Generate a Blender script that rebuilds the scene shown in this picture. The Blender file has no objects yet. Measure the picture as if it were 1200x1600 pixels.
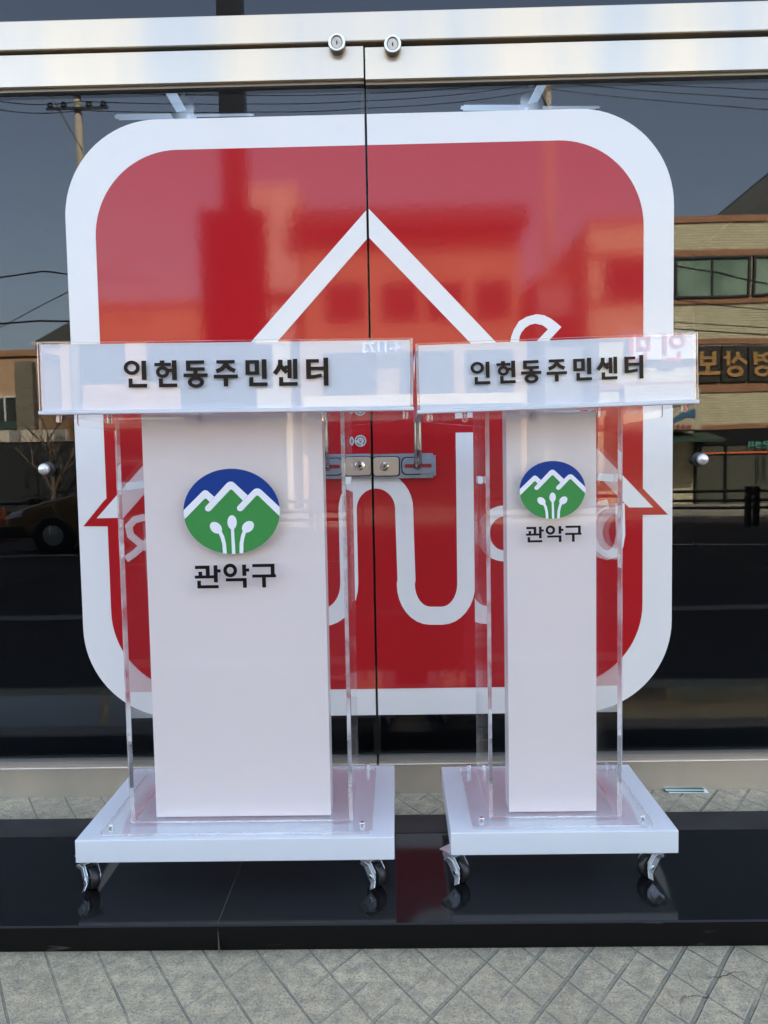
import bpy, bmesh, math, random
from math import sin, cos, pi, radians, atan2, hypot, sqrt
from mathutils import Vector, Matrix
random.seed(7)
C = bpy.context.scene
COL = C.collection

# ------------------------------------------------------------------ camera
YAW, PITCH, ROLL, FPX = -1.62e-2, 6.61e-2, -1.83e-2, 1250.0
_f = Vector((sin(YAW)*cos(PITCH), cos(YAW)*cos(PITCH), -sin(PITCH)))
_r0 = Vector((cos(YAW), -sin(YAW), 0)); _u0 = _r0.cross(_f)
_r = _r0*cos(ROLL) + _u0*sin(ROLL); _u = -_r0*sin(ROLL) + _u0*cos(ROLL)
CAMZ = 1.0
cam = bpy.data.objects.new('camera', bpy.data.cameras.new('camera')); COL.objects.link(cam)
cam.matrix_world = Matrix(((_r.x, _u.x, -_f.x, 0), (_r.y, _u.y, -_f.y, 0), (_r.z, _u.z, -_f.z, CAMZ), (0, 0, 0, 1)))
cam.data.sensor_fit = 'VERTICAL'; cam.data.sensor_height = 36.0
cam.data.lens = FPX/1600*36.0
cam.data.clip_start = 0.05; cam.data.clip_end = 600
C.camera = cam

def W(px, py, Y):                       # a point of the plane at distance Y, read off the photograph
    d = _f + _r*((px-600)/FPX) - _u*((py-800)/FPX)
    d = d*(Y/d.y); return Vector((d.x, Y, d.z+CAMZ))

# ------------------------------------------------------------------ light
SUN_EL, SUN_AZ = radians(42), radians(18)      # azimuth from +Y towards +X
w = bpy.data.worlds.new('World'); C.world = w; w.use_nodes = True
nt = w.node_tree; bg = nt.nodes['Background']
sky = nt.nodes.new('ShaderNodeTexSky'); sky.sky_type = 'NISHITA'; sky.sun_disc = False
sky.sun_elevation = SUN_EL; sky.sun_rotation = SUN_AZ; sky.altitude = 50
sky.air_density = 1.0; sky.dust_density = 3.0; sky.ozone_density = .4
hs = nt.nodes.new('ShaderNodeHueSaturation'); hs.inputs['Saturation'].default_value = .76      # hazy winter sky
nt.links.new(sky.outputs[0], hs.inputs['Color']); nt.links.new(hs.outputs[0], bg.inputs[0]); bg.inputs[1].default_value = 0.14
sl = bpy.data.lights.new('sun', 'SUN'); sl.energy = 5.0; sl.angle = radians(0.5); sl.color = (1, .93, .82)
so = bpy.data.objects.new('sun', sl); COL.objects.link(so)
sd = Vector((sin(SUN_AZ)*cos(SUN_EL), cos(SUN_AZ)*cos(SUN_EL), sin(SUN_EL)))
so.rotation_euler = sd.to_track_quat('Z', 'Y').to_euler(); so.location = (0, 20, 30)
C.view_settings.view_transform = 'Standard'; C.view_settings.look = 'None'
C.view_settings.exposure = 2.36; C.view_settings.gamma = 1.0
C.render.engine = 'CYCLES'
C.cycles.max_bounces = 16; C.cycles.transmission_bounces = 14; C.cycles.transparent_max_bounces = 16
C.cycles.glossy_bounces = 6; C.cycles.diffuse_bounces = 4
C.cycles.use_denoising = True; C.cycles.sample_clamp_indirect = 6

# ------------------------------------------------------------------ materials
MATS = {}
def mat(name, base=(.5, .5, .5), rough=.5, metal=0, ior=None, spec=None, bump=None, var=None, trans=0, aniso=None, alpha=None, emit=None, coat=0):
    if name in MATS: return MATS[name]
    m = bpy.data.materials.new(name); m.use_nodes = True; n = m.node_tree.nodes; l = m.node_tree.links
    p = n['Principled BSDF']; p.inputs['Base Color'].default_value = (*base, 1)
    p.inputs['Roughness'].default_value = rough; p.inputs['Metallic'].default_value = metal
    if ior: p.inputs['IOR'].default_value = ior
    if spec is not None: p.inputs['Specular IOR Level'].default_value = spec
    if trans: p.inputs['Transmission Weight'].default_value = trans
    if coat: p.inputs['Coat Weight'].default_value = coat; p.inputs['Coat Roughness'].default_value = .03
    if emit: p.inputs['Emission Color'].default_value = (*emit[0], 1); p.inputs['Emission Strength'].default_value = emit[1]
    tc = n.new('ShaderNodeTexCoord'); geo = n.new('ShaderNodeNewGeometry')
    if aniso:
        p.inputs['Anisotropic'].default_value = aniso[0]
        v = n.new('ShaderNodeCombineXYZ'); v.inputs[0].default_value, v.inputs[1].default_value, v.inputs[2].default_value = aniso[1]
        l.new(v.outputs[0], p.inputs['Tangent'])
    if var:      # (scale vector or number, colour2, low, high, detail) blotches of a second colour
        sc, c2, lo, hi = var[:4]
        no = n.new('ShaderNodeTexNoise'); no.inputs['Detail'].default_value = 6; no.inputs['Scale'].default_value = 1
        mp = n.new('ShaderNodeMapping'); mp.inputs['Scale'].default_value = sc if isinstance(sc, tuple) else (sc, sc, sc)
        l.new(geo.outputs['Position'], mp.inputs[0]); l.new(mp.outputs[0], no.inputs['Vector'])
        r = n.new('ShaderNodeMapRange'); r.inputs['From Min'].default_value = lo; r.inputs['From Max'].default_value = hi
        l.new(no.outputs[0], r.inputs[0])
        mx = n.new('ShaderNodeMix'); mx.data_type = 'RGBA'; mx.inputs[6].default_value = (*base, 1); mx.inputs[7].default_value = (*c2, 1)
        l.new(r.outputs[0], mx.inputs[0]); l.new(mx.outputs[2], p.inputs['Base Color'])
    if bump:
        sc, st, dist = bump
        no = n.new('ShaderNodeTexNoise'); no.inputs['Scale'].default_value = 1; no.inputs['Detail'].default_value = 4
        mp = n.new('ShaderNodeMapping'); mp.inputs['Scale'].default_value = sc if isinstance(sc, tuple) else (sc, sc, sc)
        l.new(geo.outputs['Position'], mp.inputs[0]); l.new(mp.outputs[0], no.inputs['Vector'])
        b = n.new('ShaderNodeBump'); b.inputs['Strength'].default_value = st; b.inputs['Distance'].default_value = dist
        l.new(no.outputs[0], b.inputs['Height']); l.new(b.outputs[0], p.inputs['Normal'])
    MATS[name] = m; return m

def pane_mat(name, f0, tint, rough=0.0, bump=None):      # thin clear glass: see through plus a mirror that grows at grazing angles
    m = bpy.data.materials.new(name); m.use_nodes = True; n = m.node_tree.nodes; l = m.node_tree.links
    n.remove(n['Principled BSDF']); out = n['Material Output']
    t = n.new('ShaderNodeBsdfTransparent'); t.inputs[0].default_value = (*tint, 1)
    g = n.new('ShaderNodeBsdfGlossy'); g.inputs['Roughness'].default_value = rough; g.inputs[0].default_value = (1, 1, 1, 1)
    lw = n.new('ShaderNodeLayerWeight'); lw.inputs[0].default_value = .5
    pw = n.new('ShaderNodeMath'); pw.operation = 'POWER'; pw.inputs[1].default_value = 4
    l.new(lw.outputs['Facing'], pw.inputs[0])
    r = n.new('ShaderNodeMapRange'); r.inputs['To Min'].default_value = f0; r.inputs['To Max'].default_value = 1
    l.new(pw.outputs[0], r.inputs[0])
    mx = n.new('ShaderNodeMixShader'); l.new(r.outputs[0], mx.inputs[0]); l.new(t.outputs[0], mx.inputs[1]); l.new(g.outputs[0], mx.inputs[2])
    l.new(mx.outputs[0], out.inputs[0])
    if bump:
        geo = n.new('ShaderNodeNewGeometry'); no = n.new('ShaderNodeTexNoise'); no.inputs['Scale'].default_value = bump[0]; no.inputs['Detail'].default_value = 1
        l.new(geo.outputs['Position'], no.inputs['Vector']); b = n.new('ShaderNodeBump'); b.inputs['Strength'].default_value = bump[1]; b.inputs['Distance'].default_value = bump[2]
        l.new(no.outputs[0], b.inputs['Height']); l.new(b.outputs[0], g.inputs['Normal'])
    MATS[name] = m; return m

M_glass = pane_mat('door_glass', .032, (.92, .95, .96), bump=(2.2, .35, .0012))
M_trans = pane_mat('transom_glass', .04, (.6, .65, .7))
M_frame = mat('brushed_steel', (.76, .62, .44), .27, .68, aniso=(.75, (1, 0, 0)), bump=((1.5, 1, 60), .10, .0005), var=((3.4, 1, .5), (.55, .53, .47), .40, .64))  # vertical streaks paint the stretched street reflection into the steel colour, besides stains
M_rail = mat('brushed_bottom_rail', (.84, .74, .60), .26, .72, aniso=(.7, (1, 0, 0)), bump=((1.5, 1, 60), .12, .0006), var=((2.4, 1, .5), (.62, .59, .52), .40, .62))
M_bead = mat('glazing_bead', (.34, .32, .28), .45, .6)
M_gap = mat('dark_gap', (.012, .011, .01), .7)
M_edge = mat('glass_edge', (.10, .085, .05), .25)
M_white = mat('white_film', (.80, .82, .82), .16, spec=.35, bump=(55, .12, .0004))
M_red = mat('red_film', (.45, .015, .020), .06, spec=.43, bump=(60, .12, .0005), var=(95, (.16, .01, .012), .715, .75))
M_signbd = mat('sign_white_acrylic', (.70, .77, .86), .3, spec=.2)
M_black = mat('black_print', (.006, .006, .006), .3, spec=.22)
M_blue = mat('blue_print', (.006, .045, .26), .3, spec=.2)
M_green = mat('green_print', (.05, .27, .07), .3, spec=.2)
M_seal = mat('seal_paper', (.55, .56, .56), .5)
M_wprint = mat('white_print', (.82, .85, .92), .3, spec=.2)
M_chrome = mat('chrome', (.86, .87, .88), .08, 1)
M_zinc = mat('zinc_steel', (.74, .79, .82), .3, .85, bump=(160, .2, .0005))
M_rubber = mat('black_rubber', (.012, .012, .013), .38, var=(260, (.10, .10, .10), .62, .74))
M_lockblue = mat('grey_blue_plate', (.27, .33, .40), .40, .35, var=(30, (.20, .25, .31), .45, .7))
M_lockbeige = mat('satin_nickel_plate', (.52, .49, .42), .36, .6, var=(60, (.36, .33, .27), .6, .75))
M_acr = mat('clear_acrylic', (1, 1, 1), .0, ior=1.49, trans=1)

def translucent_white(name, c1, c2, rough, f):
    m = bpy.data.materials.new(name); m.use_nodes = True; n = m.node_tree.nodes; l = m.node_tree.links
    p = n['Principled BSDF']; p.inputs['Base Color'].default_value = (*c1, 1); p.inputs['Roughness'].default_value = rough
    t = n.new('ShaderNodeBsdfTranslucent'); t.inputs[0].default_value = (*c2, 1)
    mx = n.new('ShaderNodeMixShader'); mx.inputs[0].default_value = f
    l.new(p.outputs[0], mx.inputs[1]); l.new(t.outputs[0], mx.inputs[2]); l.new(mx.outputs[0], n['Material Output'].inputs[0])
    MATS[m.name] = m; return m
M_frost = translucent_white('frosted_white_acrylic', (.96, .93, .945), (.97, .93, .95), .25, .25)
M_milk = translucent_white('milky_acrylic', (.84, .92, .97), (.95, .97, 1.0), .2, .38)
M_sheet = pane_mat('clear_acrylic_sheet', .027, (.985, .985, .985))
M_plate = pane_mat('thin_foot_plate', .012, (.985, .985, .985))
def rim_mat():
    m = bpy.data.materials.new('polished_acrylic_rim'); m.use_nodes = True; n = m.node_tree.nodes; l = m.node_tree.links; p = n['Principled BSDF']
    p.inputs['Transmission Weight'].default_value = 1; p.inputs['Roughness'].default_value = .03; p.inputs['IOR'].default_value = 1.49; p.inputs['Base Color'].default_value = (1, 1, 1, 1)
    d = n.new('ShaderNodeBsdfDiffuse'); d.inputs[0].default_value = (.8, .83, .88, 1)
    geo = n.new('ShaderNodeNewGeometry'); no = n.new('ShaderNodeTexNoise'); no.inputs['Scale'].default_value = 14; no.inputs['Detail'].default_value = 2; l.new(geo.outputs['Position'], no.inputs['Vector'])
    r = n.new('ShaderNodeMapRange'); r.inputs[1].default_value = .38; r.inputs[2].default_value = .64; r.inputs[3].default_value = .15; r.inputs[4].default_value = .5; l.new(no.outputs[0], r.inputs[0])
    mx = n.new('ShaderNodeMixShader'); l.new(r.outputs[0], mx.inputs[0]); l.new(p.outputs[0], mx.inputs[1]); l.new(d.outputs[0], mx.inputs[2]); l.new(mx.outputs[0], n['Material Output'].inputs[0]); return m
M_rim = rim_mat()
def sheet_faces(o, lim=.55):          # big faces of a clear sheet are thin panes, its polished rims real refracting acrylic
    o.data.materials.clear(); o.data.materials.append(M_sheet); o.data.materials.append(M_rim)
    A = max(p.area for p in o.data.polygons)
    for p in o.data.polygons: p.material_index = 0 if p.area > A*lim else 1
    return o

def granite():
    m = mat('black_granite', (.007, .007, .0078), .055, spec=.34)
    n = m.node_tree.nodes; l = m.node_tree.links; p = n['Principled BSDF']
    geo = n.new('ShaderNodeNewGeometry')
    v = n.new('ShaderNodeTexVoronoi'); v.inputs['Scale'].default_value = 190; l.new(geo.outputs['Position'], v.inputs['Vector'])
    r = n.new('ShaderNodeMapRange'); r.inputs['From Min'].default_value = .10; r.inputs['From Max'].default_value = .03; l.new(v.outputs['Distance'], r.inputs[0])
    no = n.new('ShaderNodeTexNoise'); no.inputs['Scale'].default_value = 9; no.inputs['Detail'].default_value = 5; l.new(geo.outputs['Position'], no.inputs['Vector'])
    r2 = n.new('ShaderNodeMapRange'); r2.inputs['From Min'].default_value = .52; r2.inputs['From Max'].default_value = .66; l.new(no.outputs[0], r2.inputs[0])
    mu = n.new('ShaderNodeMath'); mu.operation = 'MULTIPLY'; l.new(r.outputs[0], mu.inputs[0]); l.new(r2.outputs[0], mu.inputs[1])
    mx = n.new('ShaderNodeMix'); mx.data_type = 'RGBA'; mx.inputs[6].default_value = (.007, .007, .0078, 1); mx.inputs[7].default_value = (.26, .26, .25, 1)
    l.new(mu.outputs[0], mx.inputs[0]); l.new(mx.outputs[2], p.inputs['Base Color'])
    # dust makes the polish a little uneven
    no2 = n.new('ShaderNodeTexNoise'); no2.inputs['Scale'].default_value = 5; no2.inputs['Detail'].default_value = 8; l.new(geo.outputs['Position'], no2.inputs['Vector'])
    r3 = n.new('ShaderNodeMapRange'); r3.inputs['To Min'].default_value = .03; r3.inputs['To Max'].default_value = .13; l.new(no2.outputs[0], r3.inputs[0])
    l.new(r3.outputs[0], p.inputs['Roughness'])
    return m
M_granite = granite()
M_granf = mat('granite_honed_face', (.006, .006, .006), .5, spec=.12, var=((9, 9, 60), (.10, .10, .095), .66, .78))

def paving():
    m = mat('grooved_paving', (.2, .2, .18), .85); n = m.node_tree.nodes; l = m.node_tree.links; p = n['Principled BSDF']
    geo = n.new('ShaderNodeNewGeometry'); sep = n.new('ShaderNodeSeparateXYZ'); l.new(geo.outputs['Position'], sep.inputs[0])
    def M(op, a, b=None, c=None):
        k = n.new('ShaderNodeMath'); k.operation = op
        for i, v in enumerate((a, b, c)):
            if v is None: continue
            if isinstance(v, (int, float)): k.inputs[i].default_value = v
            else: l.new(v, k.inputs[i])
        return k.outputs[0]
    def N(sc, det=4, rough=.6):
        k = n.new('ShaderNodeTexNoise'); k.inputs['Scale'].default_value = sc; k.inputs['Detail'].default_value = det; k.inputs['Roughness'].default_value = rough
        l.new(geo.outputs['Position'], k.inputs['Vector']); return k.outputs[0]
    wob = M('MULTIPLY', M('SUBTRACT', N(9, 2), .5), .0045)
    X, Y = sep.outputs[0], sep.outputs[1]
    def lines(ang, sp, off, half):
        a = radians(ang); nx, ny = -sin(a), cos(a)
        d = M('ADD', M('ADD', M('MULTIPLY', X, nx), M('MULTIPLY', Y, ny)), wob)
        q = M('PINGPONG', M('ADD', M('DIVIDE', d, sp), off+50), .5)      # 0 at a groove centre
        q = M('MULTIPLY', q, sp)
        k = n.new('ShaderNodeMapRange'); k.inputs['From Min'].default_value = half*1.35; k.inputs['From Max'].default_value = half*.75
        l.new(q, k.inputs[0]); return k.outputs[0], d, q
    A, dA, qA = lines(-57.0, .0915, .42, .0020)
    B, dB, qB = lines(-126.2, .0765, .12, .0035)
    # every stretch of the second groove set has its own state: worn away, shallow or deep
    ca = M('FLOOR', M('ADD', M('DIVIDE', dA, .0915), 50.92)); cb = M('ROUND', M('DIVIDE', dB, .0765))
    cm = n.new('ShaderNodeCombineXYZ'); l.new(ca, cm.inputs[0]); l.new(cb, cm.inputs[1])
    wn = n.new('ShaderNodeTexWhiteNoise'); wn.noise_dimensions = '2D'; l.new(cm.outputs[0], wn.inputs['Vector'])
    big = N(2.3, 3)
    wearB = M('MULTIPLY', M('SMOOTH_MIN', M('MULTIPLY', wn.outputs['Value'], 1.9), 1.0, .1), M('MINIMUM', M('MAXIMUM', M('ADD', M('MULTIPLY', X, .75), M('MULTIPLY', big, 1.15)), .12), 1.0))
    wearA = M('MINIMUM', M('MAXIMUM', M('SUBTRACT', M('MULTIPLY', N(7, 3), 2.6), .55), .12), 1)
    gB = M('MULTIPLY', B, wearB); gA = M('MULTIPLY', A, wearA)
    g = M('MAXIMUM', gA, gB)
    fine = N(210, 3, .8); mid = N(34, 6, .7); low = N(4.5, 5, .6)
    def mix(f, c1, c2):
        k = n.new('ShaderNodeMix'); k.data_type = 'RGBA'
        for i, v in ((6, c1), (7, c2)):
            if isinstance(v, tuple): k.inputs[i].default_value = (*v, 1)
            else: l.new(v, k.inputs[i])
        l.new(f, k.inputs[0]); return k.outputs[2]
    def rng(v, a, b, c=0, d=1):
        k = n.new('ShaderNodeMapRange'); k.inputs[1].default_value, k.inputs[2].default_value, k.inputs[3].default_value, k.inputs[4].default_value = a, b, c, d
        l.new(v, k.inputs[0]); return k.outputs[0]
    c = mix(rng(low, .35, .68), (.45, .39, .255), (.63, .555, .37))
    c = mix(rng(mid, .36, .62, 0, .8), c, (.25, .235, .18))
    c = mix(rng(fine, .52, .60, 0, .62), c, (.10, .10, .085))
    c = mix(rng(N(170, 3, .8), .57, .64, 0, .7), c, (.60, .59, .47))
    # chipped light rim along the grooves
    def rim(q, half, wear):
        k = rng(q, half*1.2, half*1.45); k2 = rng(q, half*2.5, half*1.6)
        return M('MULTIPLY', M('MULTIPLY', M('MULTIPLY', k, k2), wear), rng(mid, .42, .6, 0, .75))
    c = mix(rim(qA, .0020, wearA), c, (.56, .54, .43)); c = mix(rim(qB, .0035, wearB), c, (.50, .48, .38))
    c = mix(M('MULTIPLY', g, .68), c, (.15, .155, .13))
    # fine cracks
    vo = n.new('ShaderNodeTexVoronoi'); vo.feature = 'DISTANCE_TO_EDGE'; vo.inputs['Scale'].default_value = 1.7
    mpv = n.new('ShaderNodeVectorMath'); mpv.operation = 'ADD'; l.new(geo.outputs['Position'], mpv.inputs[0])
    nv = n.new('ShaderNodeTexNoise'); nv.inputs['Scale'].default_value = 12; nv.inputs['Detail'].default_value = 5; l.new(geo.outputs['Position'], nv.inputs['Vector'])
    sc = n.new('ShaderNodeVectorMath'); sc.operation = 'SCALE'; sc.inputs['Scale'].default_value = .05; l.new(nv.outputs['Color'], sc.inputs[0]); l.new(sc.outputs[0], mpv.inputs[1])
    l.new(mpv.outputs[0], vo.inputs['Vector'])
    cr = M('MULTIPLY', rng(vo.outputs['Distance'], .0022, .0004), rng(big, .56, .62))
    c = mix(cr, c, (.05, .05, .045))
    l.new(c, p.inputs['Base Color'])
    h = M('ADD', M('MULTIPLY', g, -1.0), M('MULTIPLY', fine, .35)); h = M('ADD', h, M('MULTIPLY', mid, .35)); h = M('ADD', h, M('MULTIPLY', cr, -.5))
    b = n.new('ShaderNodeBump'); b.inputs['Strength'].default_value = 1; b.inputs['Distance'].default_value = .005
    l.new(h, b.inputs['Height']); l.new(b.outputs[0], p.inputs['Normal'])
    return m
M_pave = paving()

def brick(name, c1, c2, mortar, scale=1.0, bw=.19, bh=.057):
    m = mat(name, c1, .85); n = m.node_tree.nodes; l = m.node_tree.links; p = n['Principled BSDF']
    geo = n.new('ShaderNodeNewGeometry'); sep = n.new('ShaderNodeSeparateXYZ'); l.new(geo.outputs['Position'], sep.inputs[0])
    ad = n.new('ShaderNodeMath'); ad.operation = 'ADD'; l.new(sep.outputs[0], ad.inputs[0]); l.new(sep.outputs[1], ad.inputs[1])
    cm = n.new('ShaderNodeCombineXYZ'); l.new(ad.outputs[0], cm.inputs[0]); l.new(sep.outputs[2], cm.inputs[1])
    b = n.new('ShaderNodeTexBrick'); b.inputs['Scale'].default_value = 1/scale; b.inputs['Brick Width'].default_value = bw; b.inputs['Row Height'].default_value = bh+.01
    b.inputs['Mortar Size'].default_value = .007; b.inputs['Color1'].default_value = (*c1, 1); b.inputs['Color2'].default_value = (*c2, 1); b.inputs['Mortar'].default_value = (*mortar, 1)
    l.new(cm.outputs[0], b.inputs['Vector'])
    no = n.new('ShaderNodeTexNoise'); no.inputs['Scale'].default_value = .9; no.inputs['Detail'].default_value = 6; l.new(geo.outputs['Position'], no.inputs['Vector'])
    mr = n.new('ShaderNodeMapRange'); mr.inputs[3].default_value = .72; mr.inputs[4].default_value = 1.15; l.new(no.outputs[0], mr.inputs[0])
    mu = n.new('ShaderNodeVectorMath'); mu.operation = 'SCALE'; l.new(b.outputs['Color'], mu.inputs[0]); l.new(mr.outputs[0], mu.inputs['Scale'])
    l.new(mu.outputs[0], p.inputs['Base Color'])
    return m
M_brick = brick('yellow_brick', (.74, .67, .44), (.60, .53, .33), (.24, .20, .12), bh=.073, bw=.21)
M_soldier = brick('brown_soldier_brick', (.46, .23, .12), (.38, .18, .09), (.2, .12, .07), bw=.07, bh=.30)
M_brick2 = brick('tan_brick', (.55, .36, .20), (.48, .30, .16), (.25, .18, .11))
M_plaster = mat('ochre_plaster', (.52, .33, .19), .9, var=(1.2, (.42, .26, .15), .4, .7))
M_plaster2 = mat('pale_plaster', (.60, .52, .40), .9, var=(1.2, (.5, .42, .32), .4, .7))
M_grey = mat('grey_cement', (.26, .25, .23), .9, var=(3, (.18, .17, .15), .4, .7))
M_roof = mat('dark_roof_tile', (.045, .043, .035), .8, bump=((2, 2, 20), .6, .03))
M_dark = mat('dark_metal', (.02, .022, .022), .45)
M_blk = mat('black_paint', (.008, .008, .009), .35)
M_win = mat('street_window_glass', (.16, .24, .18), .08, spec=.9, var=((.7, 1, .7), (.30, .40, .30), .42, .62))
M_win2 = mat('dark_window_glass', (.02, .025, .025), .08, spec=.8)
M_winf = mat('pale_window_frame', (.6, .58, .52), .5)
M_asph = mat('asphalt', (.026, .026, .028), .9, spec=.2, var=(1.5, (.019, .019, .021), .4, .6), bump=(90, .4, .01))
M_walk = mat('far_sidewalk', (.30, .27, .21), .9, var=(2, (.22, .2, .16), .4, .6))
M_conc = mat('concrete_pole', (.42, .36, .26), .85, var=((4, 4, 1), (.33, .28, .2), .4, .6))
M_wood = mat('tree_bark', (.12, .09, .06), .9)
M_awn = mat('dark_green_awning', (.02, .05, .035), .6)
M_signw = mat('white_signboard', (.82, .80, .76), .4)
M_signblue = mat('blue_signboard', (.03, .10, .25), .4)
M_signor = mat('cream_signboard', (.75, .62, .40), .4)
M_sgold = mat('gold_letters', (.44, .24, .07), .45)
M_sdark = mat('dark_sign_tile', (.045, .04, .03), .35)
M_sred = mat('red_letters', (.55, .06, .05), .5)
M_teal = mat('teal_letters', (.10, .38, .30), .5)
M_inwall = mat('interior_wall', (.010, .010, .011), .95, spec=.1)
M_fan = mat('fan_blade', (.80, .84, .92), .35)
M_tube = mat('tube_lamp_glow', (.9, .95, 1), .4, emit=((.85, .93, 1), 2.4))
M_rev = mat('storefront_stone', (.42, .40, .36), .7)
M_orange = mat('orange_plastic', (.75, .16, .04), .5)
M_paperg = mat('green_leaflet', (.02, .13, .08), .6)
M_paperw = mat('white_leaflet', (.8, .82, .82), .6)

# ------------------------------------------------------------------ mesh helpers
def link(name, me, m=None, parent=None):
    o = bpy.data.objects.new(name, me); COL.objects.link(o)
    if m is not None: me.materials.append(m)
    if parent is not None: o.parent = parent
    return o
def build(name, bm, m=None, parent=None, smooth=False, bevel=0):
    bmesh.ops.remove_doubles(bm, verts=bm.verts, dist=1e-7)
    bmesh.ops.recalc_face_normals(bm, faces=bm.faces)
    me = bpy.data.meshes.new(name); bm.to_mesh(me); bm.free()
    if smooth:
        for p in me.polygons: p.use_smooth = True
    o = link(name, me, m, parent)
    if bevel:
        b = o.modifiers.new('bevel', 'BEVEL'); b.width = bevel; b.segments = 2; b.limit_method = 'ANGLE'
    return o
def box(bm, x0, x1, y0, y1, z0, z1, mi=0, M=None):
    vs = [Vector((x, y, z)) for x in (x0, x1) for y in (y0, y1) for z in (z0, z1)]
    if M is not None: vs = [M @ v for v in vs]
    v = [bm.verts.new(q) for q in vs]
    for f in ((0, 1, 3, 2), (4, 6, 7, 5), (0, 4, 5, 1), (2, 3, 7, 6), (0, 2, 6, 4), (1, 5, 7, 3)):
        bm.faces.new([v[i] for i in f]).material_index = mi
def prism(bm, pts, mp, d0, d1, mi=0, tri=False):     # pts outline (u,v); mp(u,v,d) -> world
    a = [bm.verts.new(mp(u, v, d0)) for u, v in pts]; b = [bm.verts.new(mp(u, v, d1)) for u, v in pts]
    n = len(pts); fs = [bm.faces.new(a), bm.faces.new(b[::-1])]
    for i in range(n): fs.append(bm.faces.new((a[i], b[i], b[(i+1) % n], a[(i+1) % n])))
    for f in fs: f.material_index = mi
    if tri: bmesh.ops.triangulate(bm, faces=fs[:2], ngon_method='EAR_CLIP')
def ring(bm, cx, cy, rx, ry, ix, iy, mp, d0, d1, n=48):
    R = []
    for d in (d0, d1):
        for (a, b) in ((rx, ry), (ix, iy)):
            R.append([bm.verts.new(mp(cx+a*cos(2*pi*i/n), cy+b*sin(2*pi*i/n), d)) for i in range(n)])
    o0, i0, o1, i1 = R
    for i in range(n):
        j = (i+1) % n
        bm.faces.new((o0[i], o0[j], i0[j], i0[i])); bm.faces.new((o1[j], o1[i], i1[i], i1[j]))
        bm.faces.new((o0[j], o0[i], o1[i], o1[j])); bm.faces.new((i0[i], i0[j], i1[j], i1[i]))
def ell(cx, cy, rx, ry, rot=0, n=48):
    return [(cx+rx*cos(t)*cos(rot)-ry*sin(t)*sin(rot), cy+rx*cos(t)*sin(rot)+ry*sin(t)*cos(rot)) for t in [2*pi*i/n for i in range(n)]]
def rib_sides(pts, wd):
    P = [Vector(p) for p in pts]; P = [p for i, p in enumerate(P) if i == 0 or (p-P[i-1]).length > 1e-4]; L, R = [], []
    for i, p in enumerate(P):
        a = (p-P[i-1]).normalized() if i else (P[1]-P[0]).normalized()
        b = (P[i+1]-p).normalized() if i < len(P)-1 else a
        t = (a+b).normalized(); nn = Vector((-t.y, t.x)); k = max(.5, nn.dot(Vector((-a.y, a.x))))
        L.append(p+nn*(wd/2/k)); R.append(p-nn*(wd/2/k))
    return L, R
def ribbon(pts, wd, cap0=False, cap1=False):
    P = [Vector(p) for p in pts]; L, R = [], []
    for i, p in enumerate(P):
        a = (p-P[i-1]).normalized() if i else None
        b = (P[i+1]-p).normalized() if i < len(P)-1 else None
        if a is None: a = b
        if b is None: b = a
        t = (a+b).normalized(); nn = Vector((-t.y, t.x)); k = max(.35, nn.dot(Vector((-a.y, a.x))))
        L.append(p+nn*(wd/2/k)); R.append(p-nn*(wd/2/k))
    def cap(c, frm):
        a0 = atan2((frm-c).y, (frm-c).x); return [c+Vector((cos(a0-pi*k/9), sin(a0-pi*k/9)))*wd/2 for k in range(1, 9)]
    out = L[:]
    if cap1: out += cap(P[-1], L[-1])
    out += R[::-1]
    if cap0: out += cap(P[0], R[0])
    return [(v.x, v.y) for v in out]
def arc(cx, cy, rx, ry, a0, a1, n=12):
    return [(cx+rx*cos(radians(a0+(a1-a0)*i/n)), cy+ry*sin(radians(a0+(a1-a0)*i/n))) for i in range(n+1)]
def rrect(x0, x1, y0, y1, r, n=14, k=1.0):
    P = []
    for cx, cy, a in ((x1-r, y1-r, 0), (x0+r, y1-r, 90), (x0+r, y0+r, 180), (x1-r, y0+r, 270)):
        P += arc(cx, cy, r, r, a, a+90, n)
    return P
def tube(bm, pts, r, n=10, cap=True):
    P = [Vector(p) for p in pts]; rings = []; up = None
    for i, p in enumerate(P):
        t = (P[min(i+1, len(P)-1)]-P[max(i-1, 0)]).normalized()
        if up is None: up = t.orthogonal().normalized()
        up = (up-t*up.dot(t)).normalized(); s = t.cross(up)
        rr = r[i] if isinstance(r, (list, tuple)) else r
        rings.append([bm.verts.new(p+(up*cos(2*pi*k/n)+s*sin(2*pi*k/n))*rr) for k in range(n)])
    for a, b in zip(rings, rings[1:]):
        for k in range(n): bm.faces.new((a[k], a[(k+1) % n], b[(k+1) % n], b[k]))
    if cap: bm.faces.new(rings[0][::-1]); bm.faces.new(rings[-1])
def lathe(bm, prof, origin, axis='Z', n=32, M=None):   # prof [(r,h)]
    rings = []
    for r, h in prof:
        q = []
        for k in range(n):
            a, b = r*cos(2*pi*k/n), r*sin(2*pi*k/n)
            v = {'Z': (a, b, h), 'Y': (a, h, b), 'X': (h, a, b)}[axis]
            v = Vector(v)
            if M is not None: v = M @ v
            q.append(bm.verts.new(v+Vector(origin)))
        rings.append(q)
    for a, b in zip(rings, rings[1:]):
        for k in range(n): bm.faces.new((a[k], a[(k+1) % n], b[(k+1) % n], b[k]))
    bm.faces.new(rings[0][::-1]); bm.faces.new(rings[-1])
def empty(name, loc, label=None, cat=None, group=None, rotz=0):
    o = bpy.data.objects.new(name, None); COL.objects.link(o); o.location = loc; o.rotation_euler = (0, 0, rotz); o.empty_display_size = .1
    if label: tag(o, label, cat, group)
    return o
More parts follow.
